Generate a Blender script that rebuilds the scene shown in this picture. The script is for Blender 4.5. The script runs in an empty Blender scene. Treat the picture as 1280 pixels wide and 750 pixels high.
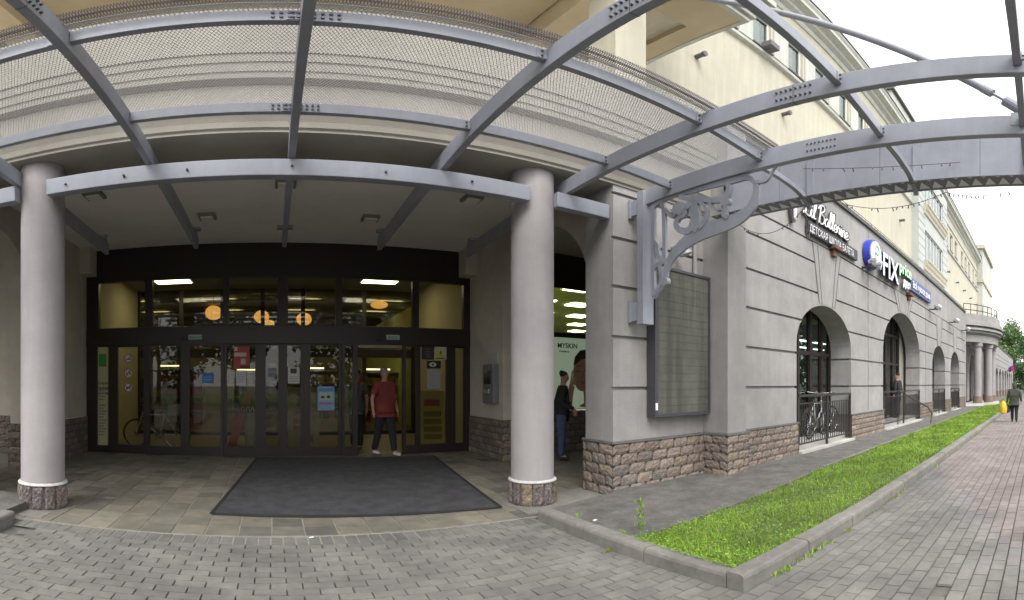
import bpy, math, random
from mathutils import Vector, Matrix
R = random.Random(7)
rad = math.radians
E = 1.55                      # eye height
F = 611.15                    # photo pixels per radian (120 degrees across 1280 px)
def lon(px): return (px - 341.0) / F
def lat(py): return (480.0 - py) / F
def XY(px, Y): return Y * math.tan(lon(px))
def YX(px, X): return X / math.tan(lon(px))
def ZY(px, py, Y): return E + math.tan(lat(py)) * Y / math.cos(lon(px))

# ------------------------------------------------------------------ camera, sky, sun, exposure
sc = bpy.context.scene
cd = bpy.data.cameras.new('camera'); cam = bpy.data.objects.new('camera', cd)
sc.collection.objects.link(cam); sc.camera = cam
cam.location = (0, 0, E)
cam.rotation_euler = (rad(90), 0, -lon(640))
cd.type = 'PANO'; cd.panorama_type = 'EQUIRECTANGULAR'
cd.longitude_min = -rad(60); cd.longitude_max = rad(60)
cd.latitude_max = rad(45); cd.latitude_min = -270 / F
cd.clip_start = 0.05; cd.clip_end = 2000
w = bpy.data.worlds.new('World'); sc.world = w; w.use_nodes = True
nt = w.node_tree; nt.nodes.clear()
sky = nt.nodes.new('ShaderNodeTexSky'); sky.sky_type = 'NISHITA'; sky.sun_disc = False
sky.sun_elevation = rad(52); sky.sun_rotation = rad(210); sky.dust_density = 9; sky.air_density = 2.5; sky.ozone_density = 1
hs = nt.nodes.new('ShaderNodeHueSaturation'); hs.inputs['Saturation'].default_value = 0.10
bg = nt.nodes.new('ShaderNodeBackground'); bg.inputs['Strength'].default_value = 0.15
wo = nt.nodes.new('ShaderNodeOutputWorld')
mxs = nt.nodes.new('ShaderNodeMixRGB'); mxs.inputs[0].default_value = .6; mxs.inputs[2].default_value = (7.0, 7.1, 7.2, 1)   # even overcast veil over the sky
nt.links.new(sky.outputs[0], hs.inputs['Color']); nt.links.new(hs.outputs[0], mxs.inputs[1]); nt.links.new(mxs.outputs[0], bg.inputs[0]); nt.links.new(bg.outputs[0], wo.inputs[0])
ld = bpy.data.lights.new('sun', 'SUN'); ld.energy = 0.5; ld.angle = rad(25); ld.color = (1, .98, .95)
sun = bpy.data.objects.new('sun', ld); sc.collection.objects.link(sun)
sun.rotation_euler = (rad(38), 0, rad(-30))
sc.view_settings.view_transform = 'Standard'; sc.view_settings.look = 'None'
sc.view_settings.exposure = 1.28; sc.view_settings.gamma = 1; sc.view_settings.use_curve_mapping = False
sc.render.engine = 'CYCLES'
sc.cycles.use_denoising = True
sc.cycles.max_bounces = 9; sc.cycles.diffuse_bounces = 7; sc.cycles.glossy_bounces = 3
sc.cycles.transparent_max_bounces = 12; sc.cycles.sample_clamp_indirect = 6

# ------------------------------------------------------------------ materials
MATS = {}
def mat(name, col, rough=.8, metal=0., noise=0., nscale=4., bump=0., bscale=60., vcol=False, stain=0., spec=.5, streak=0., emit=None, estr=0., alpha=1.):
    if name in MATS: return MATS[name]
    m = bpy.data.materials.new(name); m.use_nodes = True; t = m.node_tree; b = t.nodes['Principled BSDF']
    b.inputs['Roughness'].default_value = rough; b.inputs['Metallic'].default_value = metal
    b.inputs['Specular IOR Level'].default_value = spec
    tc = t.nodes.new('ShaderNodeTexCoord'); geo = t.nodes.new('ShaderNodeNewGeometry')
    if vcol:
        a = t.nodes.new('ShaderNodeVertexColor'); a.layer_name = 'Col'; csrc = a.outputs[0]
    else:
        a = t.nodes.new('ShaderNodeRGB'); a.outputs[0].default_value = (*col, 1); csrc = a.outputs[0]
    def mul(csrc, scale, amt, vec=None, detail=6, lo=.35, hi=.65):
        n = t.nodes.new('ShaderNodeTexNoise'); n.inputs['Scale'].default_value = scale; n.inputs['Detail'].default_value = detail
        n.inputs['Roughness'].default_value = .62
        t.links.new(vec or geo.outputs['Position'], n.inputs['Vector'])
        r = t.nodes.new('ShaderNodeMapRange'); r.inputs[1].default_value = lo; r.inputs[2].default_value = hi
        r.inputs[3].default_value = 1 - amt; r.inputs[4].default_value = 1 + amt * .6
        t.links.new(n.outputs[0], r.inputs[0])
        x = t.nodes.new('ShaderNodeVectorMath'); x.operation = 'SCALE'
        t.links.new(csrc, x.inputs[0]); t.links.new(r.outputs[0], x.inputs['Scale']); return x.outputs[0]
    if noise: csrc = mul(csrc, nscale, noise)
    if stain: csrc = mul(csrc, nscale * .15, stain)
    if streak:
        mp = t.nodes.new('ShaderNodeMapping'); mp.inputs['Scale'].default_value = (1, 1, .07)
        t.links.new(geo.outputs['Position'], mp.inputs[0]); csrc = mul(csrc, 5., streak, mp.outputs[0], 5, .45, .62)
    t.links.new(csrc, b.inputs['Base Color'])
    if bump:
        n = t.nodes.new('ShaderNodeTexNoise'); n.inputs['Scale'].default_value = bscale; n.inputs['Detail'].default_value = 5
        t.links.new(geo.outputs['Position'], n.inputs['Vector'])
        bp = t.nodes.new('ShaderNodeBump'); bp.inputs['Strength'].default_value = bump; bp.inputs['Distance'].default_value = .02
        t.links.new(n.outputs[0], bp.inputs['Height']); t.links.new(bp.outputs[0], b.inputs['Normal'])
    if emit:
        b.inputs['Emission Color'].default_value = (*emit, 1); b.inputs['Emission Strength'].default_value = estr
    MATS[name] = m; return m
def glass(name, tint=(.8, .85, .85), minr=.05, boost=1.):
    m = bpy.data.materials.new(name); m.use_nodes = True; t = m.node_tree; t.nodes.clear()
    o = t.nodes.new('ShaderNodeOutputMaterial'); mx = t.nodes.new('ShaderNodeMixShader')
    tr = t.nodes.new('ShaderNodeBsdfTransparent'); tr.inputs[0].default_value = (*tint, 1)
    gl = t.nodes.new('ShaderNodeBsdfGlossy'); gl.inputs['Roughness'].default_value = .01
    fr = t.nodes.new('ShaderNodeFresnel'); fr.inputs[0].default_value = 1.5
    mm = t.nodes.new('ShaderNodeMath'); mm.operation = 'MULTIPLY_ADD'; mm.inputs[1].default_value = boost; mm.inputs[2].default_value = minr; mm.use_clamp = True
    t.links.new(fr.outputs[0], mm.inputs[0]); t.links.new(mm.outputs[0], mx.inputs[0])
    t.links.new(tr.outputs[0], mx.inputs[1]); t.links.new(gl.outputs[0], mx.inputs[2]); t.links.new(mx.outputs[0], o.inputs[0])
    MATS[name] = m; return m
STUCCO = mat('grey_stucco', (.318, .303, .295), .95, noise=.09, nscale=3, bump=.35, bscale=90, stain=.14, streak=.05)
PORCH = mat('porch_stucco', (.52, .475, .41), .95, noise=.08, nscale=3, bump=.3, bscale=90, stain=.1)
LINT = mat('cornice_stucco', (.315, .292, .25), .93, noise=.08, nscale=2, bump=.25, bscale=70, stain=.15)
COLP = mat('column_paint', (.33, .305, .308), .75, noise=.06, nscale=3, bump=.16, bscale=40, stain=.12, streak=.05)
CREAM = mat('cream_plaster', (.485, .455, .365), .95, noise=.05, nscale=1.2, bump=.25, bscale=60, stain=.08, streak=.06)
SOFF = mat('soffit_plaster', (.56, .47, .33), .95, noise=.06, nscale=1.5, stain=.16, bump=.2)
TRIM = mat('pale_trim', (.50, .50, .46), .9, noise=.05, nscale=2, stain=.08, streak=.08)
CEIL = mat('ceiling_paint', (.82, .79, .74), .95, noise=.05, nscale=1.5, bump=.2, bscale=40, stain=.07)
STEEL = mat('grey_steel_paint', (.27, .28, .325), .42, noise=.06, nscale=5, bump=.06, bscale=40, stain=.12, streak=.05)
STEELD = mat('shaded_steel_strip', (.15, .155, .18), .5, noise=.1, nscale=8)  # steel paint with the shade of the strip's underside put into its colour
WIRE = mat('wire_mesh', (.43, .42, .43), .5, metal=.0)
BOLT = mat('bolt_steel', (.10, .105, .12), .4, metal=.5)
FRAME = mat('dark_frame', (.022, .013, .012), .4, noise=.1, nscale=3)
GROOVE = mat('cap_strip', (.13, .125, .12), .8, noise=.15, nscale=5)
VC = mat('stone_blocks', (1, 1, 1), .95, vcol=True, noise=.28, nscale=22, bump=.9, bscale=45, stain=.12)
PAV = mat('paver_blocks', (1, 1, 1), .9, vcol=True, noise=.12, nscale=9, bump=.45, bscale=110, stain=.25)
TILE = mat('stone_tiles', (1, 1, 1), .75, vcol=True, noise=.18, nscale=5, bump=.2, bscale=60, stain=.22)
GROUT = mat('joint_sand', (.115, .11, .098), .95, noise=.3, nscale=6, stain=.2)
CONC = mat('kerb_concrete', (.20, .19, .17), .95, noise=.14, nscale=12, bump=.5, bscale=90, stain=.2)
ASPH = mat('asphalt', (.135, .128, .118), .92, noise=.16, nscale=25, bump=.6, bscale=160, stain=.3)
SOIL = mat('soil', (.085, .12, .03), 1, noise=.4, nscale=9, bump=1, bscale=30)
MATM = mat('door_mat_pile', (.068, .066, .072), .98, noise=.22, nscale=30, bump=.9, bscale=220, stain=.3)
RUB = mat('black_rubber', (.02, .02, .02), .7)
IRON = mat('black_iron', (.035, .03, .028), .55, noise=.2, nscale=8)
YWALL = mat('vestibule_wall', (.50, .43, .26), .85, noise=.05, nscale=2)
WHITE = mat('white_plastic', (.8, .8, .8), .4)
PANEL = mat('noticeboard_sheet', (.11, .11, .096), .9, spec=.2, noise=.1, nscale=6, streak=.25, stain=.15)
SIGNW = mat('lit_letters', (.72, .72, .75), .4, emit=(1, 1, 1), estr=.04)
SIGNB = mat('blue_letter_side', (.03, .05, .42), .4)
SIGNG = mat('green_letters', (.10, .45, .10), .4)
GL = glass('door_glass', (.80, .80, .74), .01, .7)
GLW = glass('window_glass', (.85, .9, .87), .0, .8)
LAMPW = mat('lit_panel', (1, 1, 1), .5, emit=(1, .93, .62), estr=4.5)
LAMPG = mat('lit_shop_panel', (1, 1, 1), .5, emit=(1, 1, .85), estr=9)
LAMPO = mat('lit_globe', (1, .8, .4), .5, emit=(1, .50, .14), estr=.62)
CURT = mat('window_curtain', (.75, .78, .75), .7, noise=.1, nscale=3)
def flat(name, col, rough=.6): return mat(name, col, rough, noise=.06, nscale=6)

# ------------------------------------------------------------------ mesh building
C = sc.collection
WLOC = {}
class MB:
    def __init__(s): s.v = []; s.f = []; s.c = []; s.col = (1, 1, 1)
    def add(s, vs, fs, col=None):
        n = len(s.v); s.v += [tuple(p) for p in vs]; s.f += [tuple(i + n for i in f) for f in fs]; s.c += [col or s.col] * len(fs)
        return s
    def box(s, x0, x1, y0, y1, z0, z1, col=None):
        return s.add([(x0,y0,z0),(x1,y0,z0),(x1,y1,z0),(x0,y1,z0),(x0,y0,z1),(x1,y0,z1),(x1,y1,z1),(x0,y1,z1)],
                     [(0,3,2,1),(4,5,6,7),(0,1,5,4),(1,2,6,5),(2,3,7,6),(3,0,4,7)], col)
    def beam(s, p, q, wd, ht, up=(0,0,1), col=None):
        p = Vector(p); q = Vector(q); d = (q - p).normalized(); u = Vector(up); sd = d.cross(u)
        if sd.length < 1e-4: sd = d.cross(Vector((0, 1, 0)))
        sd.normalize(); u = sd.cross(d); a = sd * wd / 2; b = u * ht / 2
        return s.add([p-a-b,p+a-b,p+a+b,p-a+b,q-a-b,q+a-b,q+a+b,q-a+b],
                     [(0,1,2,3),(7,6,5,4),(0,4,5,1),(1,5,6,2),(2,6,7,3),(3,7,4,0)], col)
    def tube(s, pts, r, n=8, cap=True, col=None):
        pts = [Vector(p) for p in pts]; rr = r if isinstance(r, (list, tuple)) else [r] * len(pts); base = len(s.v); vs = []; fs = []
        pu = None
        for i, p in enumerate(pts):
            d = (pts[min(i+1,len(pts)-1)] - pts[max(i-1,0)]).normalized()
            if pu is None: pu = Vector((0,0,1)) if abs(d.z) < .9 else Vector((1,0,0))
            a = d.cross(pu).normalized(); pu = a.cross(d)
            for k in range(n):
                t = 2*math.pi*k/n; vs.append(p + (a*math.cos(t) + pu*math.sin(t)) * rr[i])
        for i in range(len(pts)-1):
            for k in range(n): fs.append((i*n+k, i*n+(k+1)%n, (i+1)*n+(k+1)%n, (i+1)*n+k))
        if cap: fs.append(tuple(range(n-1,-1,-1))); fs.append(tuple((len(pts)-1)*n+k for k in range(n)))
        return s.add(vs, fs, col)
    def lathe(s, prof, c, n=32, col=None):
        vs = []; fs = []
        for r, z in prof:
            for k in range(n): t = 2*math.pi*k/n; vs.append((c[0]+r*math.cos(t), c[1]+r*math.sin(t), c[2]+z))
        for i in range(len(prof)-1):
            for k in range(n): fs.append((i*n+k, i*n+(k+1)%n, (i+1)*n+(k+1)%n, (i+1)*n+k))
        fs.append(tuple(range(n-1,-1,-1))); fs.append(tuple((len(prof)-1)*n+k for k in range(n)))
        return s.add(vs, fs, col)
    def prism(s, poly, f0, f1, col=None):      # poly 2-D, f0/f1 map (u,v)->3-D for the two ends
        n = len(poly); vs = [f0(*p) for p in poly] + [f1(*p) for p in poly]
        return s.add(vs, [tuple(range(n)), tuple(range(2*n-1,n-1,-1))] + [(i,i+n,(i+1)%n+n,(i+1)%n) for i in range(n)], col)
    def extrudeX(s, prof, x0, x1, col=None):   # profile of (y,z)
        return s.prism(prof, lambda y,z:(x0,y,z), lambda y,z:(x1,y,z), col)
    def ribbon(s, pts, wds, frame, t0, t1, col=None):  # flat strip in a plane: frame(u,v,w)
        n = len(pts); L = []; Rr = []
        for i in range(n):
            a = pts[max(i-1,0)]; b = pts[min(i+1,n-1)]; dx, dy = b[0]-a[0], b[1]-a[1]; l = math.hypot(dx,dy) or 1
            wdt = (wds[i] if isinstance(wds,(list,tuple)) else wds)/2
            L.append((pts[i][0]-dy/l*wdt, pts[i][1]+dx/l*wdt)); Rr.append((pts[i][0]+dy/l*wdt, pts[i][1]-dx/l*wdt))
        vs = [frame(u,v,t) for t in (t0,t1) for u,v in L+Rr]; m = 2*n; fs = []
        for i in range(n-1):
            fs += [(i,i+1,n+i+1,n+i),(m+i,m+n+i,m+n+i+1,m+i+1),(i,m+i,m+i+1,i+1),(n+i,n+i+1,m+n+i+1,m+n+i)]
        fs += [(0,n,m+n,m),(n-1,m+n-1,m+2*n-1,2*n-1)]
        return s.add(vs, fs, col)
    def split(s, name, m, parent=None, **kw):   # every loose piece its own object
        par = list(range(len(s.v)))
        def find(i):
            while par[i] != i: par[i] = par[par[i]]; i = par[i]
            return i
        for f in s.f:
            for k in f[1:]: par[find(k)] = find(f[0])
        groups = {}
        for f, c in zip(s.f, s.c): groups.setdefault(find(f[0]), []).append((f, c))
        out = []
        for fs in groups.values():
            q = MB(); ids = {}
            for f, c in fs:
                q.f.append(tuple(ids.setdefault(i, len(ids)) for i in f)); q.c.append(c)
            q.v = [s.v[i] for i in ids]; out.append(q.build(name, m, parent, **kw))
        return out
    def build(s, name, m, parent=None, smooth=False, bevel=0, label=None, kind=None):
        me = bpy.data.meshes.new(name); off = WLOC.get(parent.name, Vector()) if parent else Vector()
        me.from_pydata([tuple(Vector(p) - off) for p in s.v], [], s.f)
        for mm in (m if isinstance(m, (list,tuple)) else [m]): me.materials.append(mm)
        if any(c != (1,1,1) for c in s.c):
            at = me.color_attributes.new('Col', 'FLOAT_COLOR', 'CORNER'); buf = []
            for p, c in zip(me.polygons, s.c): buf += [c[0],c[1],c[2],1.0] * p.loop_total
            at.data.foreach_set('color', buf)
        me.validate()
        import bmesh
        b = bmesh.new(); b.from_mesh(me); bmesh.ops.recalc_face_normals(b, faces=b.faces); b.to_mesh(me); b.free()
        if smooth:
            for p in me.polygons: p.use_smooth = True
        o = bpy.data.objects.new(name, me); C.objects.link(o)
        if parent: o.parent = parent; WLOC[o.name] = off
        else: WLOC[o.name] = Vector()
        if smooth and len(me.polygons) < 60000:
            try: me.set_sharp_from_angle(angle=rad(38))
            except Exception: pass
        if bevel:
            bv = o.modifiers.new('bevel', 'BEVEL'); bv.width = bevel; bv.segments = 2; bv.limit_method = 'ANGLE'; bv.angle_limit = rad(40)
        if label: o['label'] = label
        if kind: o['kind'] = kind
        return o
def thing(name, label, cat, loc=(0,0,0), group=None, kind=None):
    o = bpy.data.objects.new(name, None); C.objects.link(o); o.location = loc; o.empty_display_size = .2
    WLOC[o.name] = Vector(loc); o['label'] = label; o['category'] = cat
    if group: o['group'] = group
    if kind: o['kind'] = kind
    return o
def tag(o, label, cat, group=None, kind=None):
    o['label'] = label; o['category'] = cat
    if group: o['group'] = group
    if kind: o['kind'] = kind
    return o
def dup(root, loc, label, rz=0, group=None, scale=None):
    def cp(o, par):
        c = o.copy(); C.objects.link(c)
        if par is not None: c.parent = par
        for ch in list(o.children): cp(ch, c)
        return c
    r = cp(root, None); r.location = loc; r.rotation_euler = (0,0,rz); r['label'] = label
    if scale: r.scale = scale
    if group: r['group'] = group
    WLOC[r.name] = Vector(loc); return r

def arc_z(u, arches):
    for a, b, zs, rise in arches:
        if a < u < b:
            t = (2*u - a - b)/(b - a); return zs + rise*math.sqrt(max(0, 1 - t*t))
    return None
def arch_wall(mb, u0, u1, bands, arches, fr, thick, base=-.3):
    """bands: (z0,z1,inset); fr(u,d,z) maps run, depth, height"""
    cuts = {u0, u1}
    for a, b, zs, rise in arches:
        for i in range(29):
            cuts.add((a+b)/2 - (b-a)/2*math.cos(math.pi*i/28))
    cuts = sorted(c for c in cuts if u0 <= c <= u1)
    segs = []
    for a, b in zip(cuts, cuts[1:]):
        m = arc_z((a+b)/2, arches)
        if m is None: segs.append((a, b, base, base, False))
        else:
            eps = 1e-7; za = arc_z(a+eps, arches); zb = arc_z(b-eps, arches)
            segs.append((a, b, za, zb, True))
    for k, (z0, z1, ins) in enumerate(bands):
        for a, b, za, zb, isarch in segs:
            lo_a = min(max(za, z0), z1); lo_b = min(max(zb, z0), z1)
            if z1 - lo_a < 1e-5 and z1 - lo_b < 1e-5: continue
            mb.add([fr(a,ins,lo_a), fr(b,ins,lo_b), fr(b,ins,z1), fr(a,ins,z1)], [(0,1,2,3)])
            mb.add([fr(a,thick,lo_a), fr(b,thick,lo_b), fr(b,thick,z1), fr(a,thick,z1)], [(3,2,1,0)])
            if k+1 < len(bands):                     # ledge to next band
                i2 = bands[k+1][2]
                if i2 != ins: mb.add([fr(a,ins,z1), fr(b,ins,z1), fr(b,i2,z1), fr(a,i2,z1)], [(0,1,2,3)])
        for u in (u0, u1):
            if arc_z(u, arches) is None: mb.add([fr(u,ins,z0), fr(u,thick,z0), fr(u,thick,z1), fr(u,ins,z1)], [(0,1,2,3)])
    for a, b, za, zb, isarch in segs:                # intrados
        if isarch: mb.add([fr(a,0,za), fr(b,0,zb), fr(b,thick,zb), fr(a,thick,za)], [(0,1,2,3)])
    for a, b, zs, rise in arches:                    # jambs, with the same bands
        for u in (a, b):
            for z0, z1, ins in bands:
                t = min(z1, zs)
                if t > z0:
                    s_ = ins if u == a else -ins
                    mb.add([fr(u-s_,ins,z0), fr(u-s_,thick,z0), fr(u-s_,thick,t), fr(u-s_,ins,t)], [(0,1,2,3)])
    z0, z1 = bands[-1][1], bands[-1][1]
    mb.add([fr(u0,0,z1), fr(u1,0,z1), fr(u1,thick,z1), fr(u0,thick,z1)], [(0,1,2,3)])
    return mb
GRV = [1.49, 2.19, 2.89, 3.59, 4.27, 4.74]
def bands(z0, z1, g=.048, ins=.05):
    out = []; z = z0
    for q in GRV:
        if z0 < q - g < z1 and q+g < z1: out += [(z, q-g/2, 0), (q-g/2, q+g/2, ins)]; z = q+g/2
    out.append((z, z1, 0)); return out
def blocks(mb, u0, u1, z0, z1, fr, bw=.30, bh=.145, nx=6, nz=4, bulge=.019, dark=1.):
    rows = max(1, round((z1-z0)/bh)); bh = (z1-z0)/rows; j = .007
    for r in range(rows):
        u = u0 - (bw/2 if r % 2 else 0)
        while u < u1 - 1e-6:
            a = max(u, u0); b = min(u+bw, u1); u += bw
            if b - a < .03: continue
            k = R.uniform(.76, 1.12)*dark*.92; h = R.random()
            c = (.27*k, .212*k, .175*k) if h < .65 else ((.235*k,.20*k,.178*k) if h < .85 else (.31*k,.245*k,.185*k))
            vs = []; fs = []; cols = max(2, int(nx*(b-a)/bw + .5))
            for iz in range(nz+1):
                for ix in range(cols+1):
                    edge = ix in (0, cols) or iz in (0, nz)
                    d = .0 if edge else -bulge*(.15+.85*R.random()**.8)
                    vs.append(fr(a+j+(b-a-2*j)*ix/cols, d, z0+r*bh+j+(bh-2*j)*iz/nz))
            for iz in range(nz):
                for ix in range(cols):
                    q = iz*(cols+1)+ix; fs.append((q, q+1, q+cols+2, q+cols+1))
            mb.add(vs, fs, c)
    mb.add([fr(u0,0,z0), fr(u1,0,z0), fr(u1,0,z1), fr(u0,0,z1)], [(0,1,2,3)], (.10,.088,.078))
    return mb

# ================================================================== GROUND
YA = 4.78      # arcade front plane
ZA = .11       # asphalt and lawn level behind the kerb
g = MB(); g.add([(-300,-300,-.03),(600,-300,-.03),(600,300,-.03),(-300,300,-.03)], [(0,1,2,3)])
o = g.build('ground', GROUT); o['kind'] = 'structure'
# far pavement, textured, beyond the modelled pavers
def bricktex(name, c1, c2, mort, sc_, w_, h_):
    m = bpy.data.materials.new(name); m.use_nodes = True; t = m.node_tree; b = t.nodes['Principled BSDF']; b.inputs['Roughness'].default_value = .9
    geo = t.nodes.new('ShaderNodeNewGeometry'); br = t.nodes.new('ShaderNodeTexBrick')
    br.inputs['Color1'].default_value = (*c1,1); br.inputs['Color2'].default_value = (*c2,1); br.inputs['Mortar'].default_value = (*mort,1)
    br.inputs['Scale'].default_value = 1; br.inputs['Brick Width'].default_value = w_; br.inputs['Row Height'].default_value = h_; br.inputs['Mortar Size'].default_value = .006
    t.links.new(geo.outputs['Position'], br.inputs['Vector'])
    n = t.nodes.new('ShaderNodeTexNoise'); n.inputs['Scale'].default_value = .6; n.inputs['Detail'].default_value = 6; t.links.new(geo.outputs['Position'], n.inputs['Vector'])
    r = t.nodes.new('ShaderNodeMapRange'); r.inputs[1].default_value=.3; r.inputs[2].default_value=.7; r.inputs[3].default_value = .75; r.inputs[4].default_value = 1.2
    t.links.new(n.outputs[0], r.inputs[0]); x = t.nodes.new('ShaderNodeVectorMath'); x.operation='SCALE'
    t.links.new(br.outputs[0], x.inputs[0]); t.links.new(r.outputs[0], x.inputs['Scale']); t.links.new(x.outputs[0], b.inputs['Base Color'])
    MATS[name] = m; return m
REDB = bricktex('red_paving', (.21,.178,.168), (.185,.16,.152), (.12,.11,.09), 1, .2, .1)
g = MB(); g.add([(24,-1.6,-.004),(140,-1.6,-.004),(140,2.0,-.004),(24,2.0,-.004)], [(0,1,2,3)]); o = g.build('pavement', REDB); o['kind'] = 'structure'
g = MB(); g.add([(-60,-14,-.02),(140,-14,-.02),(140,-2.6,-.02),(-60,-2.6,-.02)], [(0,1,2,3)]); o = g.build('road', ASPH); o['kind'] = 'structure'
g = MB(); g.add([(-60,-60,-.012),(140,-60,-.012),(140,-14,-.012),(-60,-14,-.012)], [(0,1,2,3)]); o = g.build('lawn', mat('far_grass',(.05,.10,.02),.95,noise=.3,nscale=3), kind='structure')
# modelled pavers
def paver(mb, x0, x1, y0, y1, z, c, ch=.004, j=.0022):
    x0 += j; x1 -= j; y0 += j; y1 -= j; z += R.uniform(-.0025,.0015); tx = R.uniform(-.0015,.0015)
    mb.add([(x0,y0,z-.02),(x1,y0,z-.02),(x1,y1,z-.02),(x0,y1,z-.02),(x0+ch,y0+ch,z+tx),(x1-ch,y0+ch,z-tx),(x1-ch,y1-ch,z-tx),(x0+ch,y1-ch,z+tx)],
           [(4,5,6,7),(0,1,5,4),(1,2,6,5),(2,3,7,6),(3,0,4,7)], c)
def pcol(x, y):
    k = R.uniform(.88, 1.08)*.73
    edge = x - 2.5*y - 3.35 + R.uniform(-.5,.5)*.9
    if edge > 0 and y < 2.1:
        t = min(1, edge/1.2); a = (.30*k,.252*k,.237*k); b = (.235*k,.232*k,.225*k); return tuple(b[i]*(1-t)+a[i]*t for i in range(3))
    if R.random() < .1: k *= .93
    return (.245*k, .234*k, .215*k)
pv = MB(); y = -1.6; row = 0; pw, ph = .235, .118
while y < 4.54:
    y1 = min(y+ph, 4.54); x = -4.6 - (pw/2 if row % 2 else 0); xmax = 24 if y < 1.93 else 2.8
    while x < xmax:
        x1 = min(x+pw, xmax)
        if x1 > -2.66 and x1-x > .04 and not (y > 4.1 and x < -2.6):
            if not (3.18 < x < 3.5 and .55 < y < .68) or R.random() < .4:      # one broken, missing block
                if x < 8 or y > -.3: paver(pv, x, x1, y, y1, 0, pcol(x, y))
        x += pw
    y = y1; row += 1
x = -2.66
while x < 2.8:
    paver(pv, x, min(x+.12,2.8), 4.54, 4.785, .001, tuple(q*.9 for q in pcol(x, 4.5)), .004, .005); x += .12
o = pv.build('paving', PAV); o['kind'] = 'structure'
g = MB(); g.add([(-2.66,4.53,-.006),(2.8,4.53,-.006),(2.8,4.79,-.006),(-2.66,4.79,-.006)],[(0,1,2,3)]); g.build('joint_bed', mat('pale_grout',(.27,.255,.22),.95,noise=.2,nscale=8), kind='structure')
# stone tile apron in the porch
tl = MB(); ts = .335; x = -4.7
while x < 4.7:
    y = 4.795
    while y < 10.25:
        h = R.random(); k = R.uniform(.86, 1.12)
        c = (.185*k,.167*k,.130*k) if h < .62 else ((.16*k,.149*k,.12*k) if h < .88 else (.12*k,.115*k,.098*k))
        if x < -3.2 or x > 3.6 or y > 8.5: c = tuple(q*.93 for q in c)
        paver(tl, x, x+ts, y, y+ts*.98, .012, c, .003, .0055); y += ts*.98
    x += ts
o = tl.build('porch_floor', TILE); o['kind'] = 'structure'
g = MB(); g.box(-4.9, 4.9, 4.79, 10.4, -.02, .004); o = g.build('floor_bed', mat('pale_grout',(.27,.255,.22),.95,noise=.2,nscale=8)); o['kind'] = 'structure'
# concrete patches round the columns
g = MB(); g.box(2.81, 4.25, 4.86, 5.75, 0, .017); g.box(-4.3, -2.5, 4.86, 5.6, 0, .017); o = g.build('concrete_skirt', CONC, kind='structure')
# kerbs
kerbroot = thing('kerb', 'grey concrete kerb round the near corner of the lawn strip', 'kerb', (2.8,2,0), kind='structure')
def kerbstones(root, p, q, L=1.0, first=True, w_=.15, h=.135, side=1):
    p = Vector(p); q = Vector(q); d = (q-p); n = max(1, round(d.length/L)); st = d/n; dn = d.normalized(); nr = Vector((-dn.y, dn.x, 0))*side
    m = MB()
    for i in range(n):
        a = p + st*i + dn*.006; b = p + st*(i+1) - dn*.006; hh = h + R.uniform(-.006,.006); o2 = nr*R.uniform(-.006,.006)
        prof = [(0,-.03),(0,hh-.035),(.01,hh-.012),(.03,hh),(w_,hh+.002),(w_,-.03)]
        m.prism(prof, lambda u,v:(a+o2+nr*u+Vector((0,0,v))), lambda u,v:(b+o2+nr*u+Vector((0,0,v))))
    m.build('kerb_run', CONC, root, bevel=.004)
kerbstones(kerbroot, (2.8,1.95,0), (60,1.95,0), side=1)
kerbstones(kerbroot, (2.8,4.66,0), (2.8,2.10,0), side=1)
kr2 = thing('kerb', 'grey concrete kerb end beside the left column of the porch', 'kerb', (-2.68,4.6,0), kind='structure')
kerbstones(kr2, (-2.68,1.0,0), (-2.68,4.62,0), side=1)
# asphalt strip along the facade, behind kerb
a = MB(); poly = [(2.95,4.66),(2.97,3.26),(5.6,3.42),(7.3,3.58),(12.7,3.68),(30,3.70),(30,5.4),(6.5,5.4),(4.25,5.2),(4.2,4.95),(3.1,4.70)]
a.prism(poly, lambda u,v:(u,v,ZA-.2), lambda u,v:(u,v,ZA)); o = a.build('asphalt_path', ASPH); o['kind'] = 'structure'
a = MB()
a.prism([(7.6,3.60),(12.7,3.69),(30,3.71),(30,3.77),(12.7,3.75),(7.6,3.66)], lambda u,v:(u,v,ZA-.1), lambda u,v:(u,v,ZA+.012)); a.build('edging_kerb', CONC, kind='structure')
a = MB(); a.box(30.02,60,3.70,4.78,-.1,ZA-.004); a.build('asphalt_path', ASPH, kind='structure')
a = MB(); a.box(-12,-2.83,-2,5.5,-.1,.115); o = a.build('asphalt_path', ASPH); o['kind'] = 'structure'
a = MB(); poly = [(2.95,2.1),(60,2.1),(60,3.70),(12.7,3.66),(7.3,3.56),(5.6,3.40),(2.96,3.25)]
a.prism(poly, lambda u,v:(u,v,-.1), lambda u,v:(u,v,ZA-.015)); o = a.build('lawn_soil', SOIL); o['kind'] = 'structure'
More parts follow.
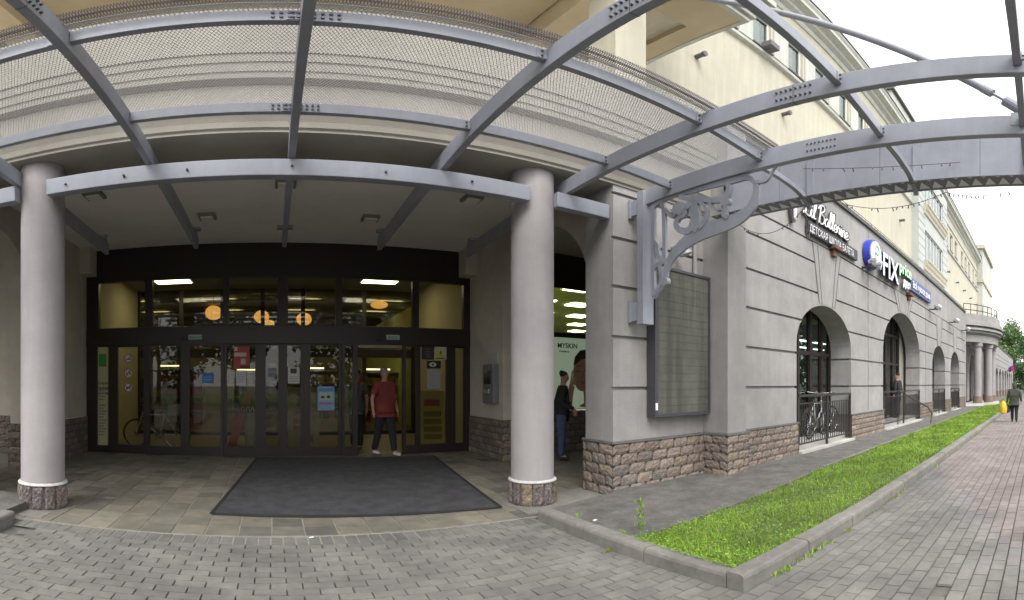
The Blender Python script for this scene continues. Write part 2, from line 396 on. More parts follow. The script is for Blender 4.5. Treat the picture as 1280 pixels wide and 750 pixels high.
# grass blades
def inlawn(x, y):
    e = 3.25 + (x-2.96)*(.15/2.64) if x < 5.6 else (3.40 + (x-5.6)*.16/1.7 if x < 7.3 else min(3.68, 3.56+(x-7.3)*.02))
    return 2.1 < y < e + .03*math.sin(x*9) + R.uniform(-.03,.05)
GR = mat('grass_blades', (1,1,1), .85, vcol=True, noise=.25, nscale=1.5)
gm = MB(); n = 0
def blade(x, y, h, wd, z=ZA-.02, fat=1.):
    a = R.uniform(0, 6.283); lx = R.gauss(0,.45)*h; ly = R.gauss(0,.45)*h; dx = math.cos(a)*wd; dy = math.sin(a)*wd
    k = R.uniform(.65,1.2)*(1+.22*math.sin(x*2.7+1.3*math.sin(y*4))*math.sin(y*3.9+x)); c = (.19*k,.33*k,.025*k) if R.random() < .72 else ((.27*k,.36*k,.07*k) if R.random() < .8 else (.30*k,.27*k,.11*k))
    gm.add([(x-dx,y-dy,z),(x+dx,y+dy,z),(x+lx*.5+dx*.8,y+ly*.5+dy*.8,z+h*.6),(x+lx*.5-dx*.8,y+ly*.5-dy*.8,z+h*.6),(x+lx,y+ly,z+h)], [(0,1,2,3),(3,2,4)], c)
while n < 70000:
    u = R.random(); x = 2.9 + (u**2.0)*36; y = R.uniform(2.05, 3.8)
    if not inlawn(x, y): continue
    d = math.hypot(x, y); s_ = max(1, d/6.5); n += 1
    if R.random() < .12 and d < 14:                      # broad clover-like leaves
        z = ZA + R.uniform(.01,.05); r_ = R.uniform(.005,.010)*s_; a0 = R.uniform(0,6.28); k = R.uniform(.7,1.3); tz = R.uniform(-.5,.5)
        gm.add([(x+r_*math.cos(a0+i*1.2566),y+r_*math.sin(a0+i*1.2566),z+tz*r_*math.cos(i*1.2566)) for i in range(5)], [(0,1,2,3,4)], (.19*k,.36*k,.035*k))
    else: blade(x, y, R.uniform(.02,.055)*min(s_,1.4)*(1+.35*math.sin(x*3.1+y*2)*math.sin(y*5-x)), .0030*s_)
for _ in range(520):                                     # weeds against the kerb
    x = 3.3 + R.random()**1.6*16
    if math.sin(x*2.3)+math.sin(x*5.1)+R.uniform(-.8,.8) < .35: continue
    y = 1.945 - abs(R.gauss(0,.025)); blade(x, y, R.uniform(.02,.07), .006, 0)
for cx, cy, cz in ((3.35,1.9,0),(3.22,1.92,0),(2.74,3.35,0),(3.0,3.45,ZA),(4.6,1.92,0),(3.02,4.2,ZA)):
    for _ in range(14): blade(cx+R.gauss(0,.025), cy+R.gauss(0,.012), R.uniform(.02,.06), .006, cz)
for _ in range(70):                                      # tall weed stem by the asphalt
    z = R.uniform(0,.30); blade(3.2+R.gauss(0,.02), 3.42+R.gauss(0,.02), R.uniform(.02,.05), .007, ZA+z)
tag(gm.build('grass', GR), 'bright green grass and clover in the kerbed strip along the arcade', 'grass', kind='stuff')

# ================================================================== SHOPPING CENTRE
B = thing('shopping_centre', 'grey and cream shopping centre with a columned porch and a long arcade', 'building', (0, 8, 0))
XL, XR = -4.13, 4.40          # porch side walls
# --- piers beside porch with sign wall
m = MB(); yf = 5.05
arch_wall(m, 4.22, 6.15, bands(.77, 6.1), [], lambda u,d,z:(u, yf+d, z), .62)
m.build('wall', STUCCO, B)
m = MB(); arch_wall(m, -6.0, -3.9, bands(.77, 6.1), [], lambda u,d,z:(u, yf+d, z), .62); m.build('wall', STUCCO, B)
m = MB(); blocks(m, 4.18, 6.15, 0, .74, lambda u,d,z:(u, yf-.035+d, z))
blocks(m, 5.0, 5.67, 0, .74, lambda u,d,z:(4.18+d, u+.015, z)); m.box(4.2,6.1,5.2,5.66,0,.73,(.15,.13,.12)); m.build('plinth', VC, B)
m = MB(); m.box(4.165, 6.09, yf-.055, 5.69, .74, .772); m.split('plinth_cap', GROOVE, B)
m = MB(); blocks(m, -6.0, -3.86, 0, .74, lambda u,d,z:(u, yf-.035+d, z)); m.box(-6,-3.9,5.1,5.66,0,.73,(.15,.13,.12)); m.build('plinth', VC, B)
# --- pilaster between porch and arcade
m = MB(); m.box(6.11, 6.62, 4.55, 5.1, .77, 6.12); m.build('pilaster', STUCCO, B, bevel=.01)
m = MB(); blocks(m, 6.07, 6.66, ZA-.05, .74, lambda u,d,z:(u, 4.53+d, z)); blocks(m, 4.53, 5.03, ZA-.05, .74, lambda u,d,z:(6.07+d, u, z)); blocks(m, 4.53, 4.76, ZA-.05, .74, lambda u,d,z:(6.66-d, u, z)); m.build('plinth', VC, B)
m = MB(); m.box(6.055, 6.675, 4.51, 5.0, .741, .773); m.split('plinth_cap', GROOVE, B)
# --- arcade wall
AR = [(8.76,11.70,2.40,.95),(14.3,18.9,2.62,1.42),(21.2,24.1,2.4,.95),(25.6,28.4,2.4,.95)]
m = MB(); arch_wall(m, 6.62, 30.6, bands(.77, 6.1), AR, lambda u,d,z:(u, YA+d, z), .58); m.build('arcade_wall', STUCCO, B)
m = MB(); pc = MB(); ends = [6.66] + [q for a in AR for q in a[:2]] + [30.6]
for i in range(0, len(ends), 2):
    a_, b_ = ends[i]-.03*(i>0), ends[i+1]+.03
    near = a_ < 13
    blocks(m, a_, b_, ZA-.05, .74, lambda u,d,z:(u, YA-.03+d, z), nx=6 if near else 3, nz=4 if near else 2)
    blocks(m, YA-.03, YA+.58, ZA-.05, .74, lambda u,d,z:(b_-d, u, z), nx=3, nz=2)
    m.box(a_+.01, b_-.01, YA+.02, YA+.57, 0, .735, (.15,.13,.12)); m.build('plinth', VC, B); m = MB()
    pc.box(a_-.012, b_+.012, YA-.05, YA+.6, .741, .773)
pc.split('plinth_cap', GROOVE, B)
# keystones over the arches; dark strips stand in for shade in their edge grooves
for a_, b_, zs, rise in AR:
    cx = (a_+b_)/2; top = zs+rise; w0 = .42*(b_-a_)/2.94; w1 = .75*(b_-a_)/2.94
    m = MB(); poly = [(cx-w0,top+.015),(cx+w0,top+.015),(cx+w1,4.735),(cx-w1,4.735)]
    m.prism(poly, lambda u,v:(u,YA-.006,v), lambda u,v:(u,YA+.05,v)); ks = m.build('keystone', STUCCO, B)
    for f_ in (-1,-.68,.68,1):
        m = MB(); m.ribbon([(cx+w0*f_,top+.02),(cx+w1*f_,4.70)], .03, lambda u,v,t2:(u,YA+t2,v), -.012,-.005); m.build('keystone_shade_strip', GROOVE, ks)
# arcade parapet capping and joints
m = MB(); m.box(6.62, 30.6, YA-.07, YA+.65, 6.1, 6.2); m.build('coping', GROOVE, B)
m = MB()
for x in (12.95, 19.9, 24.85): m.box(x, x+.02, YA-.006, YA+.01, .8, 6.1)
m.split('expansion_joint', GROOVE, B)
# terrace slab, porch lintel and moulded cornice
prof = [(5.03,4.40),(5.03,4.43),(5.00,4.45),(4.985,4.52),(4.955,4.59),(4.91,4.66),(4.88,4.68),(4.88,4.97),(4.86,4.98),(4.80,5.03),
        (4.80,5.10),(4.795,5.115),(4.785,5.12),(4.785,5.24),(4.78,5.25),(4.768,5.255),(4.768,5.37),(4.762,5.38),(4.75,5.385),(4.75,6.14),(5.9,6.14),(5.9,4.40)]
m = MB(); m.extrudeX(prof, -7.2, 6.105); m.build('cornice', LINT, B)
m = MB(); m.box(-12, 70, 5.9, 8.05, 6.0, 6.13); m.build('terrace_slab', CEIL, B)
m = MB(); m.box(-9, 4.6, 5.88, 10.42, 4.62, 4.9); m.build('ceiling', CEIL, B)
# porch side walls with arches
m = MB(); arch_wall(m, 5.68, 10.35, [(.83,6.0,0)], [(5.83,8.65,2.95,1.38)], lambda u,d,z:(XR+d, u, z), .42); m.build('wall', PORCH, B)
m = MB(); arch_wall(m, 5.2, 10.35, [(.83,6.0,0)], [(5.25,7.65,2.85,1.27)], lambda u,d,z:(XL-d, u, z), .42); m.build('wall', PORCH, B)
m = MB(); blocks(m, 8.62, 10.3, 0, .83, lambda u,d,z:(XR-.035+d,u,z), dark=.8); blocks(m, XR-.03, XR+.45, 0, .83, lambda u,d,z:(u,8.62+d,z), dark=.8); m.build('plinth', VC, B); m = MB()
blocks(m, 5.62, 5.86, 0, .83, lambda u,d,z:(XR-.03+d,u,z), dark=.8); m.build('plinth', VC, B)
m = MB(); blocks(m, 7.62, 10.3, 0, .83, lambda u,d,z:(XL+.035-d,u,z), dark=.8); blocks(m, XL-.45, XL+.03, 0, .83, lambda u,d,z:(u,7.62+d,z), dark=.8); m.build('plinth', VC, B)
# corbel blocks high in porch corners
m = MB(); m.box(XR-.28, XR+.02, 9.9, 10.3, 4.0, 4.62); m.build('corbel', PORCH, B); m = MB(); m.box(XL-.02, XL+.25, 9.9, 10.3, 4.0, 4.62); m.build('corbel', PORCH, B)
# side lobby behind the right arch: wall with shop window
m = MB(); yb = 9.35; m.box(4.82, 5.2, yb, yb+.3, .93, 4.6); m.box(7.6, 8.6, yb, yb+.3, .93, 4.6); m.box(4.82, 8.6, yb, yb+.3, 0, .93); m.box(8.3,8.6,5.6,9.6,0,4.6)
m.box(6.1,8.5,5.62,5.7,0,4.6); m.build('lobby_wall', PORCH, B)
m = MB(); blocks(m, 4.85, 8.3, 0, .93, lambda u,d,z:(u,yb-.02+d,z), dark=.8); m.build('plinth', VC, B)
m = MB(); m.box(4.8, 8.6, 5.6, 9.6, 4.62, 4.9); m.build('ceiling', PORCH, B)
f = MB(); f.box(5.2,7.6,yb+.02,yb+.12,3.80,4.62); f.box(5.2,7.6,yb+.0,yb+.1,2.62,2.74); f.box(5.2,5.3,yb,yb+.1,.93,3.8); f.box(7.5,7.6,yb,yb+.1,.93,3.8)
win = f.build('shop_window', FRAME, B); p = MB(); p.box(5.3,7.5,yb+.06,yb+.065,2.74,3.80); p.build('pane', GL, win)
g = MB(); g.box(4.8,8.3,5.6,9.4,.0,.008); o = g.build('lobby_floor', mat('lobby_tile',(.16,.15,.13),.7,noise=.2,nscale=3), kind='structure')
# left side lobby
m = MB(); m.box(-9, XL-.4, 9.3, 9.6, .0, 4.62); m.box(-9, -8.8, 5, 9.4, 0, 4.62); m.build('lobby_wall', PORCH, B)
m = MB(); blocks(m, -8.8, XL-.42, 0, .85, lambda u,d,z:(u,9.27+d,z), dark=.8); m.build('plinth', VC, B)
g = MB(); g.box(-9,XL,5.5,9.4,-.02,.006); g.build('lobby_floor', MATS['lobby_tile'], kind='structure')
# columns
for cx, cy, lab in ((-2.76,5.43,'left'),(3.17,5.40,'right')):
    m = MB(); m.lathe([(.276,.33),(.276,4.37),(.27,4.405)], (cx,cy,0), 48); col = m.build('column', COLP, B, smooth=True)
    m = MB(); N = 12
    for k in range(N):
        a0 = 2*math.pi*(k+.04)/N; a1 = 2*math.pi*(k+.96)/N; kk = R.uniform(.7,1.2); h = R.random()
        kk *= .8; c = (.25*kk,.20*kk,.185*kk) if h < .5 else ((.32*kk,.25*kk,.18*kk) if h < .7 else (.20*kk,.17*kk,.165*kk))
        nu, nv = 5, 7; vs = []; fs = []
        for j in range(nv+1):
            for i in range(nu+1):
                ed = i in (0,nu) or j in (0,nv); rr = .288 if ed else .298 + R.uniform(0,.022); t = a0+(a1-a0)*i/nu
                vs.append((cx+rr*math.cos(t), cy+rr*math.sin(t), .01+.31*j/nv))
        for j in range(nv):
            for i in range(nu): q = j*(nu+1)+i; fs.append((q,q+1,q+nu+2,q+nu+1))
        m.add(vs, fs, c)
    m.lathe([(.285,.0),(.285,.318)], (cx,cy,0), 36, (.10,.09,.08)); m.build('base', mat('granite_base',(1,1,1),.9,vcol=True,noise=.6,nscale=38,bump=1.,bscale=55,stain=.3), col)
    m = MB(); m.lathe([(.31,.315),(.312,.325),(.30,.34),(.279,.345)], (cx,cy,0), 48); m.build('collar', mat('white_mortar',(.5,.48,.46),.9,noise=.2,nscale=20), col)
# --- cream upper storeys
YU = 8.0
WIN = [(x, x+1.0) for x in (8.0,10.1,12.0,14.1,16.1,18.3,20.4,22.6,24.8,27.0)] + [(x, x+1.3) for x in (40.2,42.6,45.0,48.6,51.0,53.4,57,59.4)]
WIN = [q for q in WIN]
m = MB(); ox = -12
def wall_rects(mb, x0, x1, z0, z1, y0, y1, holes):
    """wall slab with rectangular holes (a,b,c,d) all in one row band"""
    hs_ = sorted(holes)
    if not hs_: mb.box(x0,x1,y0,y1,z0,z1); return
    c, d = hs_[0][2], hs_[0][3]
    mb.box(x0,x1,y0,y1,z0,c); mb.box(x0,x1,y0,y1,d,z1); px_ = x0
    for a_, b_, _, _ in hs_: mb.box(px_,a_,y0,y1,c,d); px_ = b_
    mb.box(px_,x1,y0,y1,c,d)
wall_rects(m, -12, 64, 6.1, 17.5, YU, YU+.4, [(a_,b_,13.75,15.4) for a_,b_ in WIN]); m.build('upper_wall', CREAM, B)
def window(parent, a_, b_, z0, z1, y, name='window', mull=1, curtain=True):
    f = MB(); t = .06
    f.box(a_,b_,y+.1,y+.17,z0,z0+t); f.box(a_,b_,y+.1,y+.17,z1-t,z1); f.box(a_,a_+t,y+.1,y+.17,z0+t,z1-t); f.box(b_-t,b_,y+.1,y+.17,z0+t,z1-t)
    for k in range(mull): x = a_+(b_-a_)*(k+1)/(mull+1); f.box(x-.03,x+.03,y+.1,y+.17,z0+t,z1-t)
    wo_ = f.build(name, WHITE, parent)
    p = MB(); p.box(a_+t,b_-t,y+.13,y+.137,z0+t,z1-t); p.build('pane', GLW, wo_)
    s_ = MB(); s_.box(a_-.06,b_+.06,y-.07,y+.12,z0-.06,z0); s_.build('sill', GROOVE, wo_)
    if curtain: c_ = MB(); c_.box(a_+.02,b_-(b_-a_)*.35,y+.20,y+.22,z0,z1); c_.build('curtain', CURT, wo_)
    return wo_
for a_, b_ in WIN: window(B, a_, b_, 13.75, 15.4, YU, mull=0)
m = MB()
for x0_, x1_ in zip(WIN[:9], WIN[1:10]): m.box(x0_[1]+.12, x1_[0]-.12, YU-.05, YU+.01, 13.7, 15.45)
m.split('wall_panel', TRIM, B)
m = MB(); m.extrudeX([(YU+.01,13.3),(YU-.14,13.34),(YU-.16,13.45),(YU-.05,13.6),(YU+.01,13.62)], -12, 29.5); m.extrudeX([(YU+.01,13.3),(YU-.14,13.34),(YU-.16,13.45),(YU-.05,13.6),(YU+.01,13.62)], 38.9, 64); m.build('string_course', TRIM, B)
m = MB(); m.extrudeX([(YU+.01,15.75),(YU-.08,15.78),(YU-.08,15.88),(YU+.01,15.92)], -12, 64)
m.extrudeX([(YU+.2,16.7),(YU-.05,16.75),(YU-.10,16.87),(YU-.10,16.97),(YU-.28,17.07),(YU-.30,17.22),(YU-.55,17.32),(YU-.55,17.5),(YU-.62,17.62),(YU-.62,17.72),(YU+.2,17.72)], -12, 64); m.build('roof_cornice', TRIM, B)
m = MB(); m.box(-12,64,YU-.66,YU+.5,17.72,17.79); m.build('roof_edge', GROOVE, B)
m = MB(); m.box(-12,64,YU+.52,25,17.4,17.7); m.build('roof', GROOVE, B)
# rooftop block and end block
m = MB(); m.box(29.5,37.5,9.3,14,17.7,22.8); m.box(34,36.5,9.6,12,22.8,23.4); rb = m.build('rooftop_block', TRIM, B)
m = MB(); m.box(29.3,37.7,9.1,14.2,22.8,23.0); m.build('roof_edge', GROOVE, rb)
m = MB()
for x in (30.5,33,35.5): m.box(x,x+.9,9.27,9.31,19.4,21)
m.split('window', mat('dark_glazing',(.12,.15,.17),.2), rb)
m = MB(); m.tube([(31,9.6,22.4),(31,9.6,25)], .06, 6); m.tube([(30.2,9.6,24.4),(31.8,9.6,24.4)], .03, 5); m.build('aerial', IRON, rb)
m = MB(); m.box(61,72,7.3,14,0,19.0); eb = m.build('end_block', TRIM, B)
m = MB(); m.box(60.7,72.3,7.0,14.2,19.0,19.5); m.box(60.8,72.2,7.15,14.1,14.5,14.9); m.build('roof_edge', CREAM, eb)
# bay with two tall windows
m = MB(); yb2 = 7.55
m.box(29.6,31.3,yb2,YU+.1,6.1,17); m.box(37.2,38.9,yb2,YU+.1,6.1,17); m.box(31.3,37.2,yb2,YU+.1,6.1,9.9); m.box(31.3,37.2,yb2,YU+.1,12.1,13.9); m.box(31.3,37.2,yb2,YU+.1,16.0,17)
bay = m.build('bay', mat('bay_plaster',(.44,.455,.44),.9,noise=.05,nscale=2,stain=.1), B)
m = MB()
for z in [6.8+.55*k for k in range(18)]: m.box(29.58,31.32,yb2-.01,yb2+.02,z,z+.03); m.box(37.18,38.92,yb2-.01,yb2+.02,z,z+.03)
m.split('joint', GROOVE, bay)
for z0, z1 in ((9.9,12.1),(13.9,16.0)):
    window(B, 31.3, 37.2, z0, z1, yb2, mull=5)
    m = MB(); m.extrudeX([(yb2+.02,z0-.75),(yb2-.10,z0-.7),(yb2-.12,z0-.55),(yb2-.22,z0-.4),(yb2-.25,z0-.25),(yb2-.33,z0-.15),(yb2-.33,z0-.06),(yb2+.02,z0-.06)], 30.9, 37.6); m.build('sill_moulding', CREAM, B)
# interior dark behind upper windows
m = MB(); m.box(-12,64,8.9,9,6.2,17.5); m.build('inner_wall', mat('room_grey',(.25,.26,.26),.9), B)
# --- portico block overhead
m = MB(); m.box(-6.75, 7.12, 4.85, YU-.003, 9.6, 13.2); m.build('portico_block', CREAM, B)
m = MB(); m.box(-6.75,4.36,4.88,YU-.004,9.45,9.6); m.box(5.0,7.10,4.88,5.84,9.45,9.6); m.box(5.0,5.3,5.84,6.95,9.45,9.6); m.box(6.6,7.10,5.84,6.95,9.45,9.6); m.box(5.0,7.1,6.95,YU-.004,9.45,9.6); m.build('soffit', SOFF, B)
m = MB(); m.box(4.39,4.98,4.9,YU-.005,8.95,9.59); m.box(-4.6,-4.0,4.9,YU-.005,8.95,9.59); m.split('soffit_beam', SOFF, B)
m = MB(); m.box(4.39,4.98,5.2,5.83,6.13,8.95); m.build('pillar', CREAM, B, bevel=.01); m = MB(); m.box(-4.6,-4.0,5.2,5.83,6.13,8.95); m.build('pillar', CREAM, B, bevel=.01)
m = MB()
for k,(d,z) in enumerate(((.02,9.43),(.10,9.55),(.18,9.68),(.27,9.82),(.36,10.0))):
    m.box(-6.75-d,7.12+d,4.85-d,4.86-d+.1,z,z+.2-.01*k); m.box(7.12-.1+d,7.12+d,4.86-d+.1,YU-.01,z,z+.2-.01*k)
m.build('portico_moulding', TRIM, B)
# --- stepped back windows in the arcade arches
for i, (a_, b_, zs, rise) in enumerate(AR):
    yw = YA+.60 if i != 1 else YA+.70
    a2, b2 = (a_-.1, b_+.1) if i != 1 else (a_-.2, a_+4.1)
    f = MB(); t = .09; ys = [yw, yw+.1]; top = 4.3
    for x in [a2, b2-t]+[a2+(b2-a2)*q_/5 for q_ in range(1,5)]: f.box(x,x+t,yw,yw+.1,.25,top)
    for z in (.2, 2.25, 3.3, top-.1): f.box(a2,b2,yw+.002,yw+.098,z,z+t)
    wn = f.build('arcade_window', FRAME, B); p = MB(); p.box(a2,b2,yw+.05,yw+.055,.25,top); p.build('pane', GLW, wn)
    m = MB()
    if i == 1: m.box(b2,b_+.6,yw,yw+.15,0,4.6)
    m.box(a_-.6,b_+.6,YA+.581,yw+.15,top+.02,4.9)
    m.build('reveal', LINT, B)
    m = MB(); m.box(a_+.02, b_-.02, YA-.12, YA+1.6, 0, .16); m.box(a_+.02,b_-.02,YA+.16,YA+1.5,.16,.30); m.build('step', mat('pale_stone',(.45,.44,.41),.85,noise=.12,nscale=8,stain=.2), B)
# dark shop volume behind arcade
m = MB(); m.box(10.8,30.6,13.0,13.1,0,4.9); m.box(8.6,30.6,5.2,13.1,4.9,5.0); m.box(30.5,30.6,5.4,13,0,4.9); m.box(20.1,20.2,5.4,13,0,4.9); m.build('inner_wall', MATS['room_grey'], B)
# --- rounded side entrance further along
cx, cy = 35.6, 6.3
def arcring(mb, r0, r1, z0, z1, a0=200, a1=340, n=28, ex=1.4):
    P = [(cx+ex*r*math.cos(rad(a0+(a1-a0)*i/n)), cy+r*math.sin(rad(a0+(a1-a0)*i/n))) for r in (r0,) for i in range(n+1)]
    mb.prism(P, lambda u,v:(u,v,z0), lambda u,v:(u,v,z1))
m = MB()
for r1, z0, z1 in ((3.15,4.35,4.85),(3.2,4.85,4.95),(3.35,4.95,5.1),(3.5,5.12,5.25),(3.35,5.27,5.38),(3.55,5.4,5.55),(3.45,5.55,5.75),(3.3,5.77,6.2)): arcring(m, r1, 0, z0, z1)
m.build('rounded_balcony', STUCCO, B)
m = MB()
for k in range(16):
    t = rad(205+130*k/15); m.tube([(cx+1.5*3.1*math.cos(t),cy+3.1*math.sin(t),6.2),(cx+1.5*3.1*math.cos(t),cy+3.1*math.sin(t),6.85)], .025, 5)
for z in (6.45,6.85): m.tube([(cx+1.5*3.1*math.cos(rad(205+130*k/20)),cy+3.1*math.sin(rad(205+130*k/20)),z) for k in range(21)], .03, 5)
m.split('railing', IRON, B)
for ang in (228, 252, 288, 312):
    t = rad(ang); m = MB(); m.lathe([(.30,.25),(.30,.6),(.26,.62),(.26,4.0),(.34,4.1),(.34,4.35)], (cx+1.5*2.75*math.cos(t), cy+2.75*math.sin(t), 0), 16); c_ = m.build('column', COLP, B, smooth=True)
    m = MB(); m.lathe([(.33,.24),(.33,.72)], (cx+1.5*2.75*math.cos(t), cy+2.75*math.sin(t), 0), 16); m.build('base', mat('base_stone',(.22,.16,.13),.9,noise=.2), c_)
m = MB(); arcring(m, 3.5, 0, 0, .13); arcring(m, 3.25, 0, .13, .26); m.build('step', MATS['pale_stone'], B)
m = MB(); arch_wall(m, 31.0, 41.0, [(.3,4.4,0)], [(32.0,35.4,2.3,1.6),(36.6,40.0,2.3,1.6)], lambda u,d,z:(u,YA+.6+d,z), .4); m.box(30.6,31.0,YA,YA+1.2,0,6.1); m.box(41,41.4,YA,YA+1.2,0,6.1)
m.box(31,41,7.6,7.7,0,6); m.build('wall', STUCCO, B)
AR2 = [(43+4.3*k, 45.9+4.3*k, 2.4, .95) for k in range(9)]
m = MB(); arch_wall(m, 41.4, 84, bands(.77,5.75), AR2, lambda u,d,z:(u,YA+d,z), .5); m.build('arcade_wall', STUCCO, B)
m = MB(); m.box(41.4,84,YA-.08,YA+.5,5.75,5.87); m.build('coping', GROOVE, B)
m = MB(); ends = [41.4]+[q for a in AR2 for q in a[:2]]+[84]
for i in range(0,len(ends),2): m.box(ends[i],ends[i+1],YA-.04,YA+.45,0,.76)
m.split('plinth', mat('far_plinth',(.24,.175,.145),.95,noise=.3,nscale=8,bump=.6), B)
m = MB(); m.box(41.4,84,6.0,6.1,0,5.7); m.build('inner_wall', mat('dark_glazing',(.12,.15,.17),.2), B)
# hall behind
# parapet railing on the terrace
m = MB()
for k in range(31): m.tube([(6.8+.8*k,YA+.25,6.2),(6.8+.8*k,YA+.25,6.42)], .012, 4)
m.tube([(6.7,YA+.25,6.42),(30.6,YA+.25,6.42)], .014, 5); m.build('roof_rail', IRON, B)

# --- glazed entrance front
YD = 10.3
def xd(px): return XY(px, YD)
UP = [(123,181),(190,279),(286,347),(360,420),(428,516),(524,580)]
LO = [(122,135),(146,179),(187,226),(237,276),(283,319),(332,348),(359,376),(388,424),(431,441),(507,520),(526,559),(570,581)]
m = MB(); m.box(XL,XR,YD,YD+.18,3.86,4.62); m.box(XL,XR,YD-.02,YD+.2,2.40,2.79); m.box(XL,xd(121),YD,YD+.15,0,3.86); m.box(xd(583),XR,YD,YD+.15,0,3.86)
m.build('entrance_frame', FRAME, B, bevel=.008)
def glazed(nm, a_, b_, z0, z1, ya, yb_, t=.05, bot=None, pn='pane'):
    f = MB(); bt = bot or t
    f.box(a_-t,a_,ya,yb_,z0-bt,z1+t); f.box(b_,b_+t,ya,yb_,z0-bt,z1+t); f.box(a_,b_,ya,yb_,z0-bt,z0); f.box(a_,b_,ya,yb_,z1,z1+t)
    fo = f.build(nm, FRAME, B); p = MB(); p.box(a_,b_,(ya+yb_)/2,(ya+yb_)/2+.006,z0,z1); p.build(pn, GL, fo); return fo
bd = [xd(p) for p in (121,185.5,282.5,353,424,520,583)]
for i, (a_, b_) in enumerate(UP):
    f = MB(); A, Z = xd(a_), xd(b_)
    f.box(bd[i],A,YD+.02,YD+.14,2.79,3.86); f.box(Z,bd[i+1],YD+.02,YD+.14,2.79,3.86); f.box(A,Z,YD+.03,YD+.13,2.79,2.80); f.box(A,Z,YD+.03,YD+.13,3.85,3.86); fo = f.build('transom_window', FRAME, B)
    p = MB(); p.box(A,Z,YD+.07,YD+.076,2.79,3.86); p.build('pane', GL, fo)
def mids(l): return [(l[i][1]+l[i+1][0])/2 for i in range(len(l)-1)]
md = mids(LO); edges = [121]+md+[583]
for i, (a_, b_) in enumerate(LO):
    A, Z = xd(a_), xd(b_); e0 = xd(edges[i]); e1 = xd(edges[i+1])
    if i == 8: e1 = xd(447)
    if i == 9: e0 = xd(503)
    sl = i in (3,8,9,2); dy = -.05 if sl else 0
    f = MB(); f.box(e0,A,YD+.03+dy,YD+.12+dy,0.0,2.40); f.box(Z,e1,YD+.031+dy,YD+.121+dy,0,2.40); f.box(A,Z,YD+.035+dy,YD+.115+dy,0.0,.20); f.box(A,Z,YD+.035+dy,YD+.115+dy,2.37,2.40)
    fo = f.build('door_leaf' if sl else 'side_light', FRAME, B); p = MB(); p.box(A,Z,YD+.07+dy,YD+.076+dy,.2,2.37); p.build('pane', GL, fo)
m = MB(); m.box(xd(447),xd(503),YD+.02,YD+.4,2.33,2.398); m.build('door_track', mat('beige_box',(.3,.26,.16),.6), B)
m = MB(); m.box(xd(236),xd(238),YD-.08,YD-.02,.95,1.45); m.build('door_handle', IRON, B)
# --- vestibule and hall behind the glass
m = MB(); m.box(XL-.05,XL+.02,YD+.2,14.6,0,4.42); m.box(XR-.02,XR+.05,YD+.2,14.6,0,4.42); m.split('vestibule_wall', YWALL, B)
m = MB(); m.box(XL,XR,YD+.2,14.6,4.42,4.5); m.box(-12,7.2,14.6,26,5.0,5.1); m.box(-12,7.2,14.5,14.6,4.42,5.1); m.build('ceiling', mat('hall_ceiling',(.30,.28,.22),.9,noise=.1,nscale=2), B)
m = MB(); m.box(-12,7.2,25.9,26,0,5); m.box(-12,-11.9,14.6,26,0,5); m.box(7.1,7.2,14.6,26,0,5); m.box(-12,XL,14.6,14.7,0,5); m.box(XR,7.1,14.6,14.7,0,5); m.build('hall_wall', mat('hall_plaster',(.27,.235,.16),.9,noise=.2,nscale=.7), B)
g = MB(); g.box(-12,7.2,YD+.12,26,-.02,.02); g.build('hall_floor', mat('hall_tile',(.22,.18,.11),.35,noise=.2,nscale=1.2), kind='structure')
f = MB()
for x in (-4.1,-2.75,-1.5,-.3,.9,2.0,2.75,4.3): f.box(x-.06,x+.06,14.5,14.6,0,4.42)
f.box(XL,XR,14.49,14.61,2.35,2.6); f.box(XL,XR,14.49,14.61,0,.12); fr_ = f.build('inner_frame', FRAME, B)
p = MB()
for a_, b_ in ((-4.04,-2.8),(-1.44,-.36),(-.24,.84),(2.8,4.24)): p.box(a_,b_,14.54,14.546,.12,2.35)
p.box(-4.04,4.24,14.54,14.546,2.6,4.42); p.build('pane', GL, fr_)
m = MB()
for y in (16.5,19,22): m.tube([(-11,y,4.75),(7,y,4.75)], .14, 10)
m.split('duct', mat('duct_grey',(.35,.35,.33),.4,metal=.5), B, smooth=True)
for x,y,nm in ((-2.6,12.95,'left'),(3.0,12.9,'right')):
    m = MB(); m.box(x-.62,x+.42,y-.42,y+.42,4.385,4.42); t_ = tag(m.build('ceiling_light', WHITE), f'lit square ceiling light in the vestibule behind the glass, {nm} one', 'light', 'ceiling lights in the vestibule')
    p = MB(); p.box(x-.58,x+.38,y-.38,y+.38,4.378,4.384); p.build('diffuser', LAMPW, t_)
gl_l = ['leftmost glowing orange globe lamp hanging in the hall','large glowing orange globe lamp left of the middle mullion','small glowing orange globe lamp low behind the middle mullion','large glowing orange globe lamp right of the middle mullion','wide flat glowing orange lamp behind the right transom window']
for (px_,py_,rr,yy), lb in zip(((267,391,.33,18.5),(327,396,.27,17),(337,405,.20,20),(380,399,.27,17),(474,381,.33,18)), gl_l):
    x = XY(px_,yy); z = ZY(px_,py_,yy); m = MB()
    fl = .45 if px_ == 474 else .85
    m.lathe([(max(.02,rr*math.sin(math.pi*k/12)), -rr*fl*math.cos(math.pi*k/12)) for k in range(13)], (x,yy,z), 20)
    t_ = tag(m.build('globe_lamp', LAMPO, smooth=True), lb, 'lamp', 'orange globe lamps in the hall')
    m = MB(); m.tube([(x,yy,z+rr*fl),(x,yy,5.0)], .012, 5); m.build('cord', IRON, t_)
m = MB()
for k in range(5):
    for j in range(3): m.box(-9.5+3.4*k,-8.3+3.4*k,16.5+3*j,16.7+3*j,4.9,4.95)
for o in m.split('strip_light', mat('hall_lamp',(1,1,1),.5,emit=(1,.86,.5),estr=3)): tag(o, 'lit strip lamp under the hall ceiling behind the glass doors', 'light', 'strip lamps under the hall ceiling')
